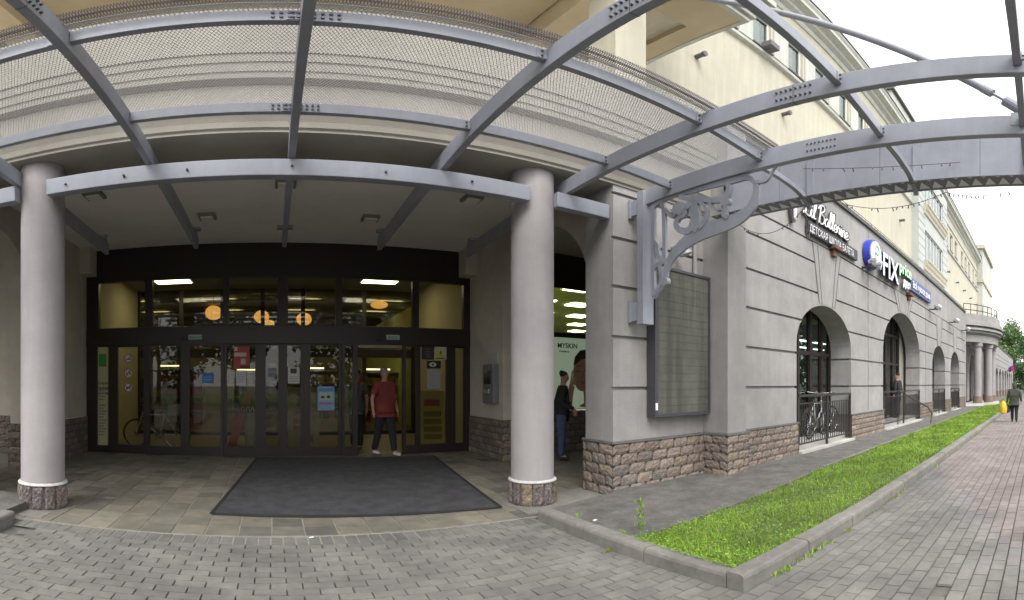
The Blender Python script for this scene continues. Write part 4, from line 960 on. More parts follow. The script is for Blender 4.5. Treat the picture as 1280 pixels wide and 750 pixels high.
# bicycles
def bicycle(label, loc, rz, col, seat=False, basket=False):
    t_ = thing('bicycle', label, 'bicycle', loc, 'bicycles')
    off = Vector(loc); rm = Matrix.Rotation(rz,3,'Z')
    def P(x,y,z): return tuple(off + rm@Vector((x,y,z)))
    fm = mat('bike_'+label[:5], col, .35); tr = mat('tyre',(.03,.03,.03),.8); ch = mat('chrome',(.6,.6,.6),.25,metal=.9)
    for x in (-.52,.52):
        m = MB(); m.tube([P(x+.33*math.cos(2*math.pi*i/28),0,.345+.33*math.sin(2*math.pi*i/28)) for i in range(29)], .02, 6, cap=False); wh_ = m.build('wheel', tr, t_, smooth=True)
        m = MB()
        for i in range(14): m.tube([P(x,0,.345),P(x+.31*math.cos(2*math.pi*i/14),0,.345+.31*math.sin(2*math.pi*i/14))], .0025, 4)
        m.tube([P(x,-.04,.345),P(x,.04,.345)], .025, 8); m.tube([P(x+.31*math.cos(2*math.pi*i/28),0,.345+.31*math.sin(2*math.pi*i/28)) for i in range(29)], .009, 5, cap=False); m.build('rim', ch, wh_)
    m = MB(); bb=(-.08,0,.32); st=(-.22,0,.80); hd=(.34,0,.86); hb=(.40,0,.66)
    for a_, b_, r_ in ((bb,st,.016),(bb,hb,.02),(st,(.35,0,.80),.016),(bb,(-.52,0,.345),.011),(st,(-.52,0,.345),.010),(hd,hb,.02),(hb,(.52,0,.345),.014)): m.tube([P(*a_),P(*b_)], r_, 8)
    m.build('frame', fm, t_, smooth=True)
    m = MB(); m.tube([P(-.22,0,.80),P(-.25,0,.93)], .013, 8); m.build('seat_post', ch, t_); m = MB(); m.tube([P(-.38,0,.955),P(-.28,0,.965),P(-.10,0,.95)], [.08,.055,.02], 8); m.build('saddle', RUB, t_, smooth=True)
    m = MB(); m.tube([P(.34,0,.86),P(.31,0,1.02)], .014, 8); m.tube([P(.18,-.30,1.06),P(.30,-.22,1.04),P(.36,0,1.02),P(.30,.22,1.04),P(.18,.30,1.06)], .012, 8); m.build('handlebar', ch, t_, smooth=True)
    m = MB(); m.tube([P(-.08,-.05,.32),P(-.08,.05,.32)], .09, 14); m.tube([P(-.08,.06,.32),P(.02,.06,.18)], .01, 6); m.tube([P(-.08,-.06,.32),P(-.18,-.06,.46)], .01, 6); m.build('crank', ch, t_)
    if seat:
        m = MB()
        for x0_,x1_,y0_,y1_,z0_,z1_ in ((-.72,-.34,-.17,.17,.80,.86),(-.74,-.68,-.17,.17,.86,1.32),(-.68,-.36,-.19,-.165,.80,1.05),(-.68,-.36,.165,.19,.80,1.05)):
            vs = [P(a,b,c) for a,b,c in ((x0_,y0_,z0_),(x1_,y0_,z0_),(x1_,y1_,z0_),(x0_,y1_,z0_),(x0_,y0_,z1_),(x1_,y0_,z1_),(x1_,y1_,z1_),(x0_,y1_,z1_))]
            m.add(vs, [(0,3,2,1),(4,5,6,7),(0,1,5,4),(1,2,6,5),(2,3,7,6),(3,0,4,7)])
        m.build('child_seat', flat('seat_grey',(.30,.32,.36)), t_, bevel=.02)
    return t_
bicycle('silver bicycle with a grey child seat standing inside the glass at left', (-2.75,11.3,.02), rad(172), (.5,.5,.48), seat=True)
bicycle('white bicycle parked inside the first arcade arch, nearest the glass', (10.3,5.08,.30), rad(8), (.6,.6,.6))
bicycle('black bicycle leaning next to the white one in the first arcade arch', (10.9,5.26,.30), rad(-6), (.06,.06,.07))
# posters and signs on glass
def poster(name, label, p0, p1, col, marks=(), cat='poster', y=None, txt=()):
    y = y or YD-.045; x0_, x1_ = XY(p0[0],y), XY(p1[0],y); z1_, z0_ = ZY(p0[0],p0[1],y), ZY(p0[0],p1[1],y)
    m = MB(); m.box(x0_,x1_,y-.004,y,z0_,z1_); o_ = tag(m.build(name, flat('paper_'+name+str(p0[0]), col)), label, cat)
    W, H = x1_-x0_, z1_-z0_
    for k,(a_,b_,c_,d_,cl_) in enumerate(marks):
        q = MB(); q.box(x0_+a_*W,x0_+c_*W,y-.007-.0007*k,y-.0045,z0_+b_*H,z0_+d_*H); q.build('print', flat(f'ink{int(cl_[0]*99)}_{int(cl_[1]*99)}_{int(cl_[2]*99)}', cl_), o_)
    for tx, a_, b_, s2, cl_ in txt:
        text(tx, s2, flat(f'ink{int(cl_[0]*99)}_{int(cl_[1]*99)}_{int(cl_[2]*99)}', cl_), lambda u,v,w_:(x0_+a_*W+u,y-.010-w_,z0_+b_*H+v), .001, 0, .002, 'lettering', o_)
    return o_
K = (.03,.03,.03); DG = (.2,.2,.2)
poster('tall_poster','tall pale text poster in the narrow leftmost glass panel',(122.5,434),(134.5,556),(.42,.40,.22),[(.1,.80,.9,.93,(.05,.25,.05))]+[(.08,.10+.03*k,.6+.3*((k*7)%3)/2,.115+.03*k,DG) for k in range(16) if k not in (11,)],txt=(('Служба',.02,.62,.085,K),('кредит',.02,.57,.085,K),('доставка',.02,.52,.07,K)))
def roundsign(label, px_, py_, kind_):
    y = YD-.045; x = XY(px_,y); z = ZY(px_,py_,y); r_ = .105
    m = MB(); oval(m, x, z, r_, r_, y-.004, y); o_ = tag(m.build('prohibition_sign', flat('sign_white',(.55,.55,.48))), label, 'sign', 'round prohibition stickers')
    fr_ = lambda u,v,t2:(u,y+t2,v)
    m = MB(); m.ribbon([(x+r_*.88*math.cos(2*math.pi*i/28),z+r_*.88*math.sin(2*math.pi*i/28)) for i in range(29)], .018, fr_, -.008,-.0045); m.ribbon([(x+r_*.6,z+r_*.6),(x-r_*.6,z-r_*.6)], .014, fr_, -.010,-.0045); m.build('ring', flat('sign_red',(.30,.06,.06)), o_)
    m = MB()
    if kind_ == 0:
        m.ribbon([(x-.06,z-.02),(x+.065,z-.02)], .018, fr_, -.007,-.0042); m.ribbon([(x+.03,z-.02),(x+.06,z+.03)], .01, fr_, -.0072,-.0042)
    elif kind_ == 1: m.ribbon([(x-.045,z+.03),(x-.02,z-.05)], .02, fr_, -.007,-.0042); m.ribbon([(x+.01,z+.04),(x+.05,z-.03)], .03, fr_, -.0072,-.0042)
    else:
        m.ribbon([(x-.05,z+.0),(x+.04,z+.0)], .035, fr_, -.007,-.0042); m.ribbon([(x+.03,z+.01),(x+.055,z+.04)], .03, fr_, -.0072,-.0042)
        for dx in (-.045,.035): m.ribbon([(x+dx,z),(x+dx+.01,z-.055)], .014, fr_, -.0074,-.0042)
        m.ribbon([(x-.05,z+.01),(x-.07,z+.04)], .01, fr_, -.0076,-.0042)
    m.build('symbol', flat('sign_black',(.03,.03,.03)), o_)
roundsign('round no smoking sticker, topmost of three on the glass', 160.5, 448, 0)
roundsign('round no drinks sticker, middle of three on the glass', 160.5, 466.5, 1)
roundsign('round no dogs sticker, lowest of three on the glass', 160.5, 484.5, 2)
poster('red_poster','red poster with white shapes at the top of the fifth glass panel',(292,433),(312,461),(.33,.05,.05),[(.05,.55,.8,.72,(.5,.4,.38)),(.4,.02,.98,.12,K),(.45,.2,.75,.45,(.5,.35,.3)),(.05,.8,.25,.97,(.5,.4,.38))])
poster('paper_notice','white paper notice directly under the red poster',(295,463),(307.5,482),(.50,.50,.50),[(.1,.2+.13*k,.85,.24+.13*k,(.3,.32,.38)) for k in range(5)])
poster('paper_notice','white paper notice with a dark photo right of the middle post',(360,459),(374.5,479.5),(.50,.50,.48),[(.2,.62,.75,.92,K)]+[(.1,.1+.1*k,.9,.13+.1*k,DG) for k in range(4)])
poster('blue_poster','light blue poster with red lettering on the wide glass panel',(397,483),(418,513),(.20,.33,.52),[(.1,.42,.9,.75,(.35,.45,.35)),(.08,.8,.9,.92,(.1,.2,.5)),(.2,.5,.4,.6,K),(.55,.5,.75,.62,K)],txt=(('ЯРМАРКА',.08,.24,.062,(.5,.05,.1)),))
poster('blue_notice','small bright blue notice on the left sliding door',(253,466),(266,479),(.04,.16,.42),[(.1,.55,.9,.62,(.3,.4,.6)),(.1,.3,.9,.37,(.3,.4,.6))])
poster('dim_notice','dim grey notice in the narrow panel left of the middle post',(335,460),(345.5,471),(.16,.18,.22),[(.1,.5,.9,.6,(.3,.3,.3))])
poster('warning_sign','yellow warning triangle sticker on the right door panel',(543.5,433.5),(558,449),(.45,.43,.38),[(.1,.04,.9,.12,K)])
m = MB(); y = YD-.055; xa, xb, zc0, zc1 = XY(544.8,y), XY(556.8,y), ZY(550,446.5,y), ZY(550,435,y)
m.prism([(xa,zc0),(xb,zc0),((xa+xb)/2,zc1)], lambda a,b:(a,y-.004,b), lambda a,b:(a,y,b)); q = tag(m.build('warning_triangle', flat('warn_yellow',(.50,.45,.03))), 'yellow triangle with exclamation mark on the warning sticker', 'sign')
m = MB(); xm = (xa+xb)/2; m.prism([(xm-.018,zc0+.13),(xm+.018,zc0+.13),(xm+.006,zc0+.055),(xm-.006,zc0+.055)], lambda a,b:(a,y-.008,b), lambda a,b:(a,y-.0045,b)); m.box(xm-.01,xm+.01,y-.008,y-.0045,zc0+.02,zc0+.04); m.build('mark', flat('sign_black',(.03,.03,.03)), q)
poster('dark_sticker','dark sticker with faint grid left of the warning triangle',(527,433.5),(542.5,449.5),(.025,.025,.035),[(.3,.2+.2*k,.7,.26+.2*k,(.12,.12,.12)) for k in range(4)])
o_ = poster('camera_sticker','black sticker with a white round camera mark under the warning triangle',(533.5,451),(551,460.5),(.012,.012,.012))
m = MB(); y = YD-.0495; oval(m, XY(541,y), ZY(541,455.7,y), .085, .05, y-.004, y-.0005); m.build('mark', flat('grey_mark',(.5,.5,.5)), o_); m = MB(); oval(m, XY(541,y), ZY(541,455.7,y), .025, .025, y-.008, y-.0045); m.build('pupil', flat('sign_black',(.03,.03,.03)), o_)
poster('pale_sheet','pale grey blank sheet on the right door panel',(534,462),(550,486),(.25,.27,.27))
poster('exit_sign','small white and green plate above the left sliding doors',(235.5,418.5),(252.5,424.5),(.40,.50,.44),cat='sign',txt=(('ВЫХОД',.07,.22,.075,(.05,.2,.1)),),y=YD-.03)
poster('entry_sign','small white and green plate above the open sliding door',(483,418.5),(499.5,424.5),(.40,.50,.44),cat='sign',txt=(('ВХОД',.12,.22,.075,(.05,.2,.1)),),y=YD-.03)
for px_, lb in ((231,'small dark motion sensor above the left sliding doors'),(475,'small dark motion sensor above the open sliding door')):
    m = MB(); x = XY(px_,YD-.05); m.box(x-.07,x+.07,YD-.09,YD-.021,2.49,2.56); tag(m.build('motion_sensor', IRON, bevel=.015), lb, 'sensor', 'motion sensors above the doors')
# shop poster with face in right lobby
y = yb-.02; x0_, x1_ = 5.2, 7.55; z0_, z1_ = .97, 2.62
m = MB(); m.box(x0_,x1_,y-.03,y,z0_,z1_); pp = tag(m.build('beauty_poster', mat('poster_paper',(.36,.42,.32),.5,emit=(.5,.62,.45),estr=.12)), 'pale green beauty poster with a woman holding her cheek, behind the right arch', 'poster')
text('MYSKIN', .16, flat('sign_black',(.03,.03,.03)), lambda u,v,w_:(6.12+u,y-.034-w_,2.38+v), .001, 0, .003, 'lettering', pp)
text('Клиника', .07, flat('sign_black',(.03,.03,.03)), lambda u,v,w_:(6.16+u,y-.034-w_,2.28+v), .001, 0, .001, 'lettering', pp)
SK = flat('poster_skin',(.55,.33,.22)); fcx, fcz = 6.82, 1.78
m = MB(); oval(m, fcx, fcz, .27, .40, y-.036, y-.0305); m.build('face', SK, pp)
m = MB(); P = [(6.56,1.98),(6.60,2.18),(6.75,2.34),(7.0,2.38),(7.2,2.2),(7.25,1.7),(7.14,1.7),(7.10,2.0),(6.97,2.14),(6.78,2.13),(6.64,2.02)]
m.prism(P, lambda a,b:(a,y-.042,b), lambda a,b:(a,y-.0365,b)); m.build('hair', flat('poster_hair',(.07,.04,.025)), pp)
m = MB(); fr_ = lambda u,v,t2:(u,y+t2,v)
m.ribbon([(6.38,1.0),(6.46,1.3),(6.52,1.52)], [.28,.17,.16], fr_, -.046,-.037)
for k in range(4): m.ribbon([(6.47+.045*k,1.50+.01*k),(6.53+.05*k,1.86-.03*k)], [.042,.03], fr_, -.048-.001*k,-.037)
m.ribbon([(7.0,1.4),(7.02,1.1),(7.0,.98)], [.3,.3,.6], fr_, -.044,-.0372); m.build('hand', flat('poster_skin2',(.60,.38,.27)), pp)
m = MB(); m.ribbon([(6.64,1.86),(6.70,1.84),(6.76,1.86)], .018, fr_, -.042,-.0362); m.ribbon([(6.88,1.86),(6.94,1.84),(7.0,1.86)], .018, fr_, -.042,-.0362); m.ribbon([(6.66,1.95),(6.72,1.975),(6.78,1.96)], .016, fr_, -.042,-.0362); m.ribbon([(6.82,1.86),(6.83,1.72),(6.79,1.70)], .012, fr_, -.041,-.0362); m.build('features', flat('poster_brow',(.10,.05,.03)), pp)
m = MB(); m.ribbon([(6.74,1.60),(6.82,1.575),(6.90,1.60)], [.01,.035,.01], fr_, -.042,-.0362); m.build('lips', flat('poster_lips',(.5,.12,.10)), pp)
# ticket machine / intercom on right side wall
t_ = thing('wall_terminal', 'grey wall box with screen on the right wall of the porch', 'terminal', (XR-.05,9.1,1.5))
m = MB(); m.box(XR-.14,XR-.002,8.82,9.32,1.15,1.95); m.build('housing', mat('terminal_grey',(.17,.17,.18),.4), t_, bevel=.015)
m = MB(); m.box(XR-.15,XR-.141,8.92,9.22,1.55,1.82); m.build('screen', mat('dark_screen',(.02,.02,.025),.15), t_)
m = MB(); m.box(XR-.18,XR-.141,8.95,9.2,1.35,1.45); m.build('slot', mat('terminal_silver',(.4,.4,.42),.3,metal=.5), t_, bevel=.01)
m = MB(); m.box(XR-.02,XR-.002,8.86,9.28,2.0,2.2); text_o = m.build('terminal_plate', flat('plate_pale',(.42,.42,.40))); tag(text_o, 'pale plate on the wall just above the grey wall box', 'plate')
# a-boards and stands inside
def aboard(label, x, y, rz, col, w_=.55, h=1.15, prints=(), name='a_board'):
    t_ = thing(name, label, 'signboard', (x,y,.02)); off = Vector((x,y,.02)); rm = Matrix.Rotation(rz,3,'Z')
    for s_, lab in ((-1,'front'),(1,'back')):
        m = MB(); vs = []
        for (u,v) in ((-w_/2,0),(w_/2,0),(w_/2,h),(-w_/2,h)):
            for d_ in (0,.025): vs.append(off+rm@Vector((u, s_*(.26*(1-v/h)+.015)+ (d_*s_), v)))
        m.add(vs, [(0,2,4,6),(7,5,3,1),(0,1,3,2),(2,3,5,4),(4,5,7,6),(6,7,1,0)]); o_ = m.build('board', flat('aboard'+label[:6], col), t_)
        if s_ == -1:
            for k,(a_,b_,c_,d2,cl_) in enumerate(prints):
                q = MB(); vs = []
                for (u,v) in ((a_,b_),(c_,b_),(c_,d2),(a_,d2)):
                    vv = v*h; vs.append(off+rm@Vector((-w_/2+u*w_, -(.26*(1-v)+.015)-.031-.0006*k, vv)))
                q.add(vs, [(0,1,2,3)]); q.build('print', flat(f'ink{int(cl_[0]*99)}_{int(cl_[1]*99)}_{int(cl_[2]*99)}', cl_), o_)
    return t_
aboard('white folding board with red lettering behind the middle glass panels', XY(379,12.0), 12.0, 0, (.42,.37,.25), .75, 1.45, [(.15,.40,.5,.48,(.4,.1,.08)),(.15,.28,.55,.36,(.4,.1,.08)),(.5,.10,.8,.2,(.4,.1,.08)),(.3,.68,.6,.8,(.15,.2,.12)),(.2,.56,.6,.6,DG)])
aboard('yellow folding board standing behind the right door panel', XY(540,11.9), 11.9, rad(-12), (.50,.42,.12), .62, 1.35, [(.15,.72,.8,.84,(.4,.1,.08))]+[(.12,.1+.14*k,.85,.2+.14*k,(.25,.2,.06)) for k in range(4)])
t_ = thing('promo_stand', 'red and black slanted promotion stand behind the fifth glass panel', 'stand', (XY(306,12),12,.02)); xx = XY(306,12)
m = MB(); m.prism([(xx-.42,.02),(xx-.22,.02),(xx+.25,1.5),(xx-.05,1.25)], lambda a,b:(a,12.0,b), lambda a,b:(a,12.2,b)); m.build('stand_body', flat('promo_red',(.42,.05,.03)), t_)
m = MB(); m.box(xx-.12,xx+.36,11.93,11.98,.85,1.02); pb = m.build('name_board', flat('sign_black',(.03,.03,.03)), t_); text('ПЛАН', .16, flat('promo_yellow',(.55,.42,.06)), lambda u,v,w_:(xx-.10+u,11.925-w_,.88+v), .002, 0, .004, 'lettering', pb)
m = MB(); m.tube([(xx+.12,12.1,.02),(xx+.12,12.1,.85)], .13, 16); m.build('drum', flat('drum_grey',(.35,.35,.33)), t_, smooth=True)
# flags far down the arcade
fl = [('small red flag on the arcade wall far down the street',(.45,.03,.04),66),('small purple flag on the arcade wall far down the street',(.22,.03,.20),64)]
for lb,cl_,x in fl:
    t_ = thing('flag', lb, 'flag', (x,YA,3.2)); m = MB(); m.tube([(x,YA,3.0),(x-.2,YA-1.4,4.1)], .03, 6); m.build('pole', IRON, t_)
    m = MB(); vs = []
    for i in range(9):
        for j in range(2): vs.append((x-.2+.10*math.sin(i*1.1), YA-1.4+.12*i*.9, 4.1-.05*i-(.6*j)-.02*math.sin(i)))
    m.add(vs, [(2*i,2*i+1,2*i+3,2*i+2) for i in range(8)]); m.build('cloth', flat('flag'+lb[6:10],cl_), t_)
# garlands of small lights
def garland(label, p, q, sag, n=26, r_=.0045, bulbs=True):
    p = Vector(p); q = Vector(q); P = [p.lerp(q,i/n)-Vector((0,0,sag*4*(i/n)*(1-i/n))) for i in range(n+1)]
    m = MB(); m.tube(P, r_, 5); o_ = tag(m.build('light_garland', IRON), label, 'garland', 'light garlands')
    m = MB()
    for a_ in P[1:-1]:
        if R.random() < .3: continue
        m.tube([a_,a_+Vector((R.uniform(-.03,.03),R.uniform(-.02,.02),-R.uniform(.025,.05)))], [.006,.009], 5)
    m.split('bulb', mat('bulb',(.09,.08,.07),.4), o_)
garland('light garland hanging from the girder end towards the script sign', (5.95,4.3,4.1), (6.05,3.2,4.1), .3, 14)
garland('light garland from the pilaster to the ballet sign bracket', (6.1,3.2,4.1), (9.1,YA-.15,5.05), .35)
garland('long sagging light garland in front of the cream wall', (6.05,2.6,4.1), (6.1,1.2,4.12), .16, 20)
garland('light garland sagging against the sky under the right of the girder', (6.1,1.2,4.12), (6.1,.35,4.1), .07, 16)
garland('light garland along the inner face of the girder', (5.2,2.75,4.32), (5.97,1.0,4.5), .06, 16)
garland('light garland along the top edge of the arcade wall', (6.8,YA-.10,6.22), (30,YA-.10,6.22), .0, 90, .008)
# litter
for x,y,lb in ((3.05,3.95,'small scrap of white paper on the asphalt by the kerb'),(.35,4.72,'tiny white scrap lying on the paver border')):
    m = MB(); z = ZA+.003 if x > 3 else .006; m.add([(x,y,z),(x+.05,y+.01,z+.004),(x+.045,y+.04,z+.008),(x+.005,y+.035,z)],[(0,1,2,3)]); tag(m.build('paper_scrap', WHITE), lb, 'litter')
# ---------------------------------------------------------------- people
def skin_mesh(name, J, edges, m, parent, off, rm, sub=2, sc_=1.):
    idx = {k:i for i,k in enumerate(J)}; me = bpy.data.meshes.new('tmp'); me.from_pydata([Vector(J[k][0])*sc_ for k in J], [(idx[a],idx[b]) for a,b in edges], [])
    ob = bpy.data.objects.new('tmp', me); C.objects.link(ob); sk = ob.modifiers.new('s','SKIN'); sk.use_smooth_shade = True
    for k,i in idx.items():
        r_ = J[k][1]; me.skin_vertices[0].data[i].radius = ((r_[0]*sc_,r_[1]*sc_) if isinstance(r_,tuple) else (r_*sc_,r_*sc_)); me.skin_vertices[0].data[i].use_root = (i == 0)
    sb = ob.modifiers.new('u','SUBSURF'); sb.levels = sub; sb.render_levels = sub
    dg = bpy.context.evaluated_depsgraph_get(); ev = ob.evaluated_get(dg); m0 = ev.to_mesh()
    mb = MB(); mb.add([tuple(off+rm@v.co) for v in m0.vertices], [tuple(p.vertices) for p in m0.polygons]); ev.to_mesh_clear()
    bpy.data.objects.remove(ob); return mb.build(name, m, parent, smooth=True)
SKIN = mat('skin',(.42,.24,.17),.6,noise=.05); 
def person(label, loc, rz, top, trouser, hair, shoe, height=1.75, step=.0, arms=((.02,.02),(.02,.02)), long=False, bag=None, bulk=1., hood=False, lean=0.):
    k = height/1.75; off = Vector(loc); rm = Matrix.Rotation(rz,3,'Z'); t_ = thing('person', label, 'person', loc)
    y = lambda z: -lean*(z-.9)
    kl, kr = -step*.35, step*.5; al, ar_ = -step, step
    J = {'pelvis':((0,0,.95),(.14*bulk,.10*bulk)),'waist':((0,y(1.1),1.10),(.13*bulk,.10*bulk)),'chest':((0,y(1.32),1.32),(.155*bulk,.115*bulk)),'neck0':((0,y(1.47),1.47),.06),'neck1':((0,y(1.53)-.01,1.54),.052),
         'head0':((0,y(1.6)-.02,1.60),(.068,.08)),'head1':((0,y(1.68)-.012,1.68),(.077,.092)),'head2':((0,y(1.73),1.735),(.05,.06)),'nose':((0,y(1.62)-.115,1.625),.012)}
    Ed = [('pelvis','waist'),('waist','chest'),('chest','neck0'),('neck0','neck1'),('neck1','head0'),('head0','head1'),('head1','head2'),('head0','nose')]
    for s_, nm, st, arm in ((-1,'l',kl,arms[0]),(1,'r',kr,arms[1])):
        an = al if s_ < 0 else ar_
        J['sh'+nm] = ((s_*.165*bulk,y(1.40),1.40),.052); J['el'+nm] = ((s_*(.235*bulk),y(1.14)+arm[0]*.6,1.14),.043); wz = .90 if arm[1] < .2 else 1.02
        J['wr'+nm] = ((s_*(.25*bulk),y(.9)-arm[1],wz),.028); J['pa'+nm] = ((s_*.25*bulk,y(.9)-arm[1]-.015,wz-.075),(.018,.036))
        Ed += [('chest','sh'+nm),('sh'+nm,'el'+nm),('el'+nm,'wr'+nm),('wr'+nm,'pa'+nm)]
        for q,(dy,dl) in enumerate(((-.030,.062),(-.010,.072),(.010,.068),(.028,.054))):
            J[f'f{q}{nm}'] = ((s_*.25*bulk,y(.9)-arm[1]-.015+dy,wz-.075-dl*.55),.0085); J[f'g{q}{nm}'] = ((s_*(.25*bulk-.012),y(.9)-arm[1]-.015+dy*1.1,wz-.075-dl),.007); Ed += [('pa'+nm,f'f{q}{nm}'),(f'f{q}{nm}',f'g{q}{nm}')]
        J['th'+nm] = ((s_*.235*bulk,y(.9)-arm[1]-.055,wz-.075),.009); Ed.append(('wr'+nm,'th'+nm))
        J['hi'+nm] = ((s_*.09*bulk,0,.88),.088*bulk); J['kn'+nm] = ((s_*.095,-st*1.0-.02,.49),.056); J['an'+nm] = ((s_*.095,-an,.09),.036); J['to'+nm] = ((s_*.10,-an-.15,.035),.032)
        Ed += [('pelvis','hi'+nm),('hi'+nm,'kn'+nm),('kn'+nm,'an'+nm),('an'+nm,'to'+nm)]
    skin_mesh('body', J, Ed, SKIN, t_, off, rm, 1, k)
    def grow(d, names):
        d = d*1.8
        return _grow(d, names)
    def _grow(d, names): return {n_:(J[n_][0], (tuple(r_+d for r_ in J[n_][1]) if isinstance(J[n_][1],tuple) else J[n_][1]+d)) for n_ in names}
    def cut(T, n_, nb, f, r_):   # shortened end
        a_ = Vector(J[n_][0]); b_ = Vector(J[nb][0]); T[nb+'c'] = (tuple(a_.lerp(b_,f)), r_)
    tp = ['pelvis','waist','chest','neck0','shl','shr']; T = grow(.022, tp); TE = [('pelvis','waist'),('waist','chest'),('chest','neck0'),('chest','shl'),('chest','shr')]
    T['hem'] = ((0,0,.87 if not long else .76),(.195*bulk,.17*bulk)); TE.append(('hem','pelvis')); T['pelvis'] = ((0,0,.97),(.19*bulk,.16*bulk))
    for nm in 'lr':
        if long: T['el'+nm] = (J['el'+nm][0],.062); T['wr'+nm] = (J['wr'+nm][0],.045); TE += [('sh'+nm,'el'+nm),('el'+nm,'wr'+nm)]
        else: cut(T,'sh'+nm,'el'+nm,.75,.064); TE.append(('sh'+nm,'el'+nm+'c'))
    skin_mesh('jacket' if long else 'shirt', T, TE, top, t_, off, rm, 2, k)
    T = {'pelvis':((0,0,1.0),(.12*bulk,.085*bulk))}; TE = []
    for nm in 'lr':
        T.update(grow(.022, ['hi'+nm])); T['kn'+nm] = (J['kn'+nm][0],.082); cut(T,'kn'+nm,'an'+nm,1.06,.064); TE += [('pelvis','hi'+nm),('hi'+nm,'kn'+nm),('kn'+nm,'an'+nm+'c')]
    skin_mesh('trousers', T, TE, trouser, t_, off, rm, 2, k)
    for nm,s_,an in (('l',-1,al),('r',1,ar_)):
        skin_mesh('shoe', {'a':((s_*.095,-an+.03,.05),(.045,.045)),'b':((s_*.10,-an-.10,.045),(.048,.04)),'c':((s_*.10,-an-.18,.035),(.04,.03))}, [('a','b'),('b','c')], shoe, t_, off, rm, 1, k)
    T = {'a':((0,y(1.68)+.025,1.63),(.07,.065)),'b':((0,y(1.7)+.012,1.715),(.088,.096)),'c':((0,y(1.75)-.005,1.765),(.068,.082))}
    if hood: T = {'z':((0,y(1.45)+.02,1.46),(.10,.09)),'a':((0,y(1.6)+.03,1.58),(.10,.10)),'b':((0,y(1.7)+.02,1.70),(.105,.115)),'c':((0,y(1.75),1.775),(.08,.09))}
    skin_mesh('hair' if not hood else 'hood', T, [('a','b'),('b','c')]+([('z','a')] if hood else []), hair, t_, off, rm, 2, k)
    if not hood:
        for s_ in (-1,1):
            m = MB(); c0 = off+rm@(Vector((s_*.03,y(1.66)-.094,1.655))*k); m.lathe([(.001,-.008),(.007,-.004),(.009,0),(.007,.004),(.001,.008)], tuple(c0), 8); m.build('eye', flat('eye_dark',(.03,.02,.02)), t_)
            m = MB(); m.tube([tuple(off+rm@(Vector((s_*.078,y(1.63)-.01,1.60))*k)),tuple(off+rm@(Vector((s_*.088,y(1.63)-.005,1.63))*k)),tuple(off+rm@(Vector((s_*.082,y(1.63)-.005,1.66))*k))],[.008,.014,.008],6); m.build('ear', SKIN, t_, smooth=True)
        m = MB(); m.tube([tuple(off+rm@(Vector((-.022,y(1.58)-.098,1.583))*k)),tuple(off+rm@(Vector((0,y(1.58)-.104,1.580))*k)),tuple(off+rm@(Vector((.022,y(1.58)-.098,1.583))*k))],.006,6); m.build('mouth', flat('lip',(.30,.12,.10)), t_)
    return t_, (lambda v: tuple(off+rm@(Vector(v)*k)))
RED = mat('red_shirt',(.21,.04,.035),.9,noise=.1,nscale=12); NAVY = mat('dark_trousers',(.02,.022,.03),.9,noise=.1); GREYH = mat('grey_hair',(.22,.20,.18),.9); WSH = mat('white_shoe',(.6,.6,.62),.6)
person('man in a red t-shirt and dark trousers stepping out of the open door', (2.36,10.18,.03), rad(22), RED, NAVY, GREYH, WSH, 1.86, step=.22, arms=((.08,.02),(.02,.06)), bulk=1.12)
person('person in a light shirt and dark trousers standing behind the sliding door glass', (1.93,11.1,.03), rad(-35), mat('pale_shirt',(.10,.10,.085),.9,noise=.2,nscale=14), NAVY, mat('dark_hair',(.03,.025,.02),.9), RUB, 1.84, step=.03)
person('man in a dark jacket and blue jeans standing behind the right column', (5.44,8.15,.02), rad(60), mat('black_jacket',(.018,.018,.022),.8,noise=.2), mat('blue_jeans',(.06,.09,.17),.9,noise=.15,nscale=10), MATS['dark_hair'], RUB, 1.78, long=True, arms=((.05,.25),(.05,.25)), lean=.08, bulk=1.15)
wp, wf = person('pedestrian in a dark green hooded jacket walking away with a yellow bag', (19.9,1.08,0), rad(92), mat('olive_jacket',(.055,.06,.045),.9,noise=.25,nscale=9), NAVY, mat('olive_jacket',(.055,.06,.045)), RUB, 1.60, step=.12, long=True, bulk=1.25, hood=True, lean=.03)
person('dim figure in dark clothes inside the second arcade arch', (17.3,5.22,.3), rad(170), MATS['black_jacket'], NAVY, MATS['dark_hair'], RUB, 1.65, long=True)
m = MB(); bx_, by_ = 19.75, 1.52
for i in range(1): m.lathe([(.05,0),(.15,.03),(.17,.2),(.13,.4),(.04,.52)], (bx_,by_,.35), 10)
yb_ = tag(m.build('shopping_bag', mat('yellow_bag',(.65,.42,.03),.6,noise=.2,nscale=12), smooth=True), 'yellow plastic bag in the left hand of the walking pedestrian', 'bag')
m = MB(); m.tube([(bx_,by_-.03,.85),(bx_,by_-.07,.95),(bx_,by_-.1,.85)], .01, 5); m.build('handle', MATS['yellow_bag'], yb_)
m = MB(); m.lathe([(.06,0),(.14,.05),(.13,.25),(.05,.36)], (bx_+.1,by_-.14,.38), 10); b2 = tag(m.build('shopping_bag', RUB, smooth=True), 'black bag carried next to the yellow bag', 'bag'); m = MB(); m.tube([(bx_+.1,by_-.14,.73),(bx_+.08,by_-.13,.86)], .01, 5); m.build('handle', RUB, b2)
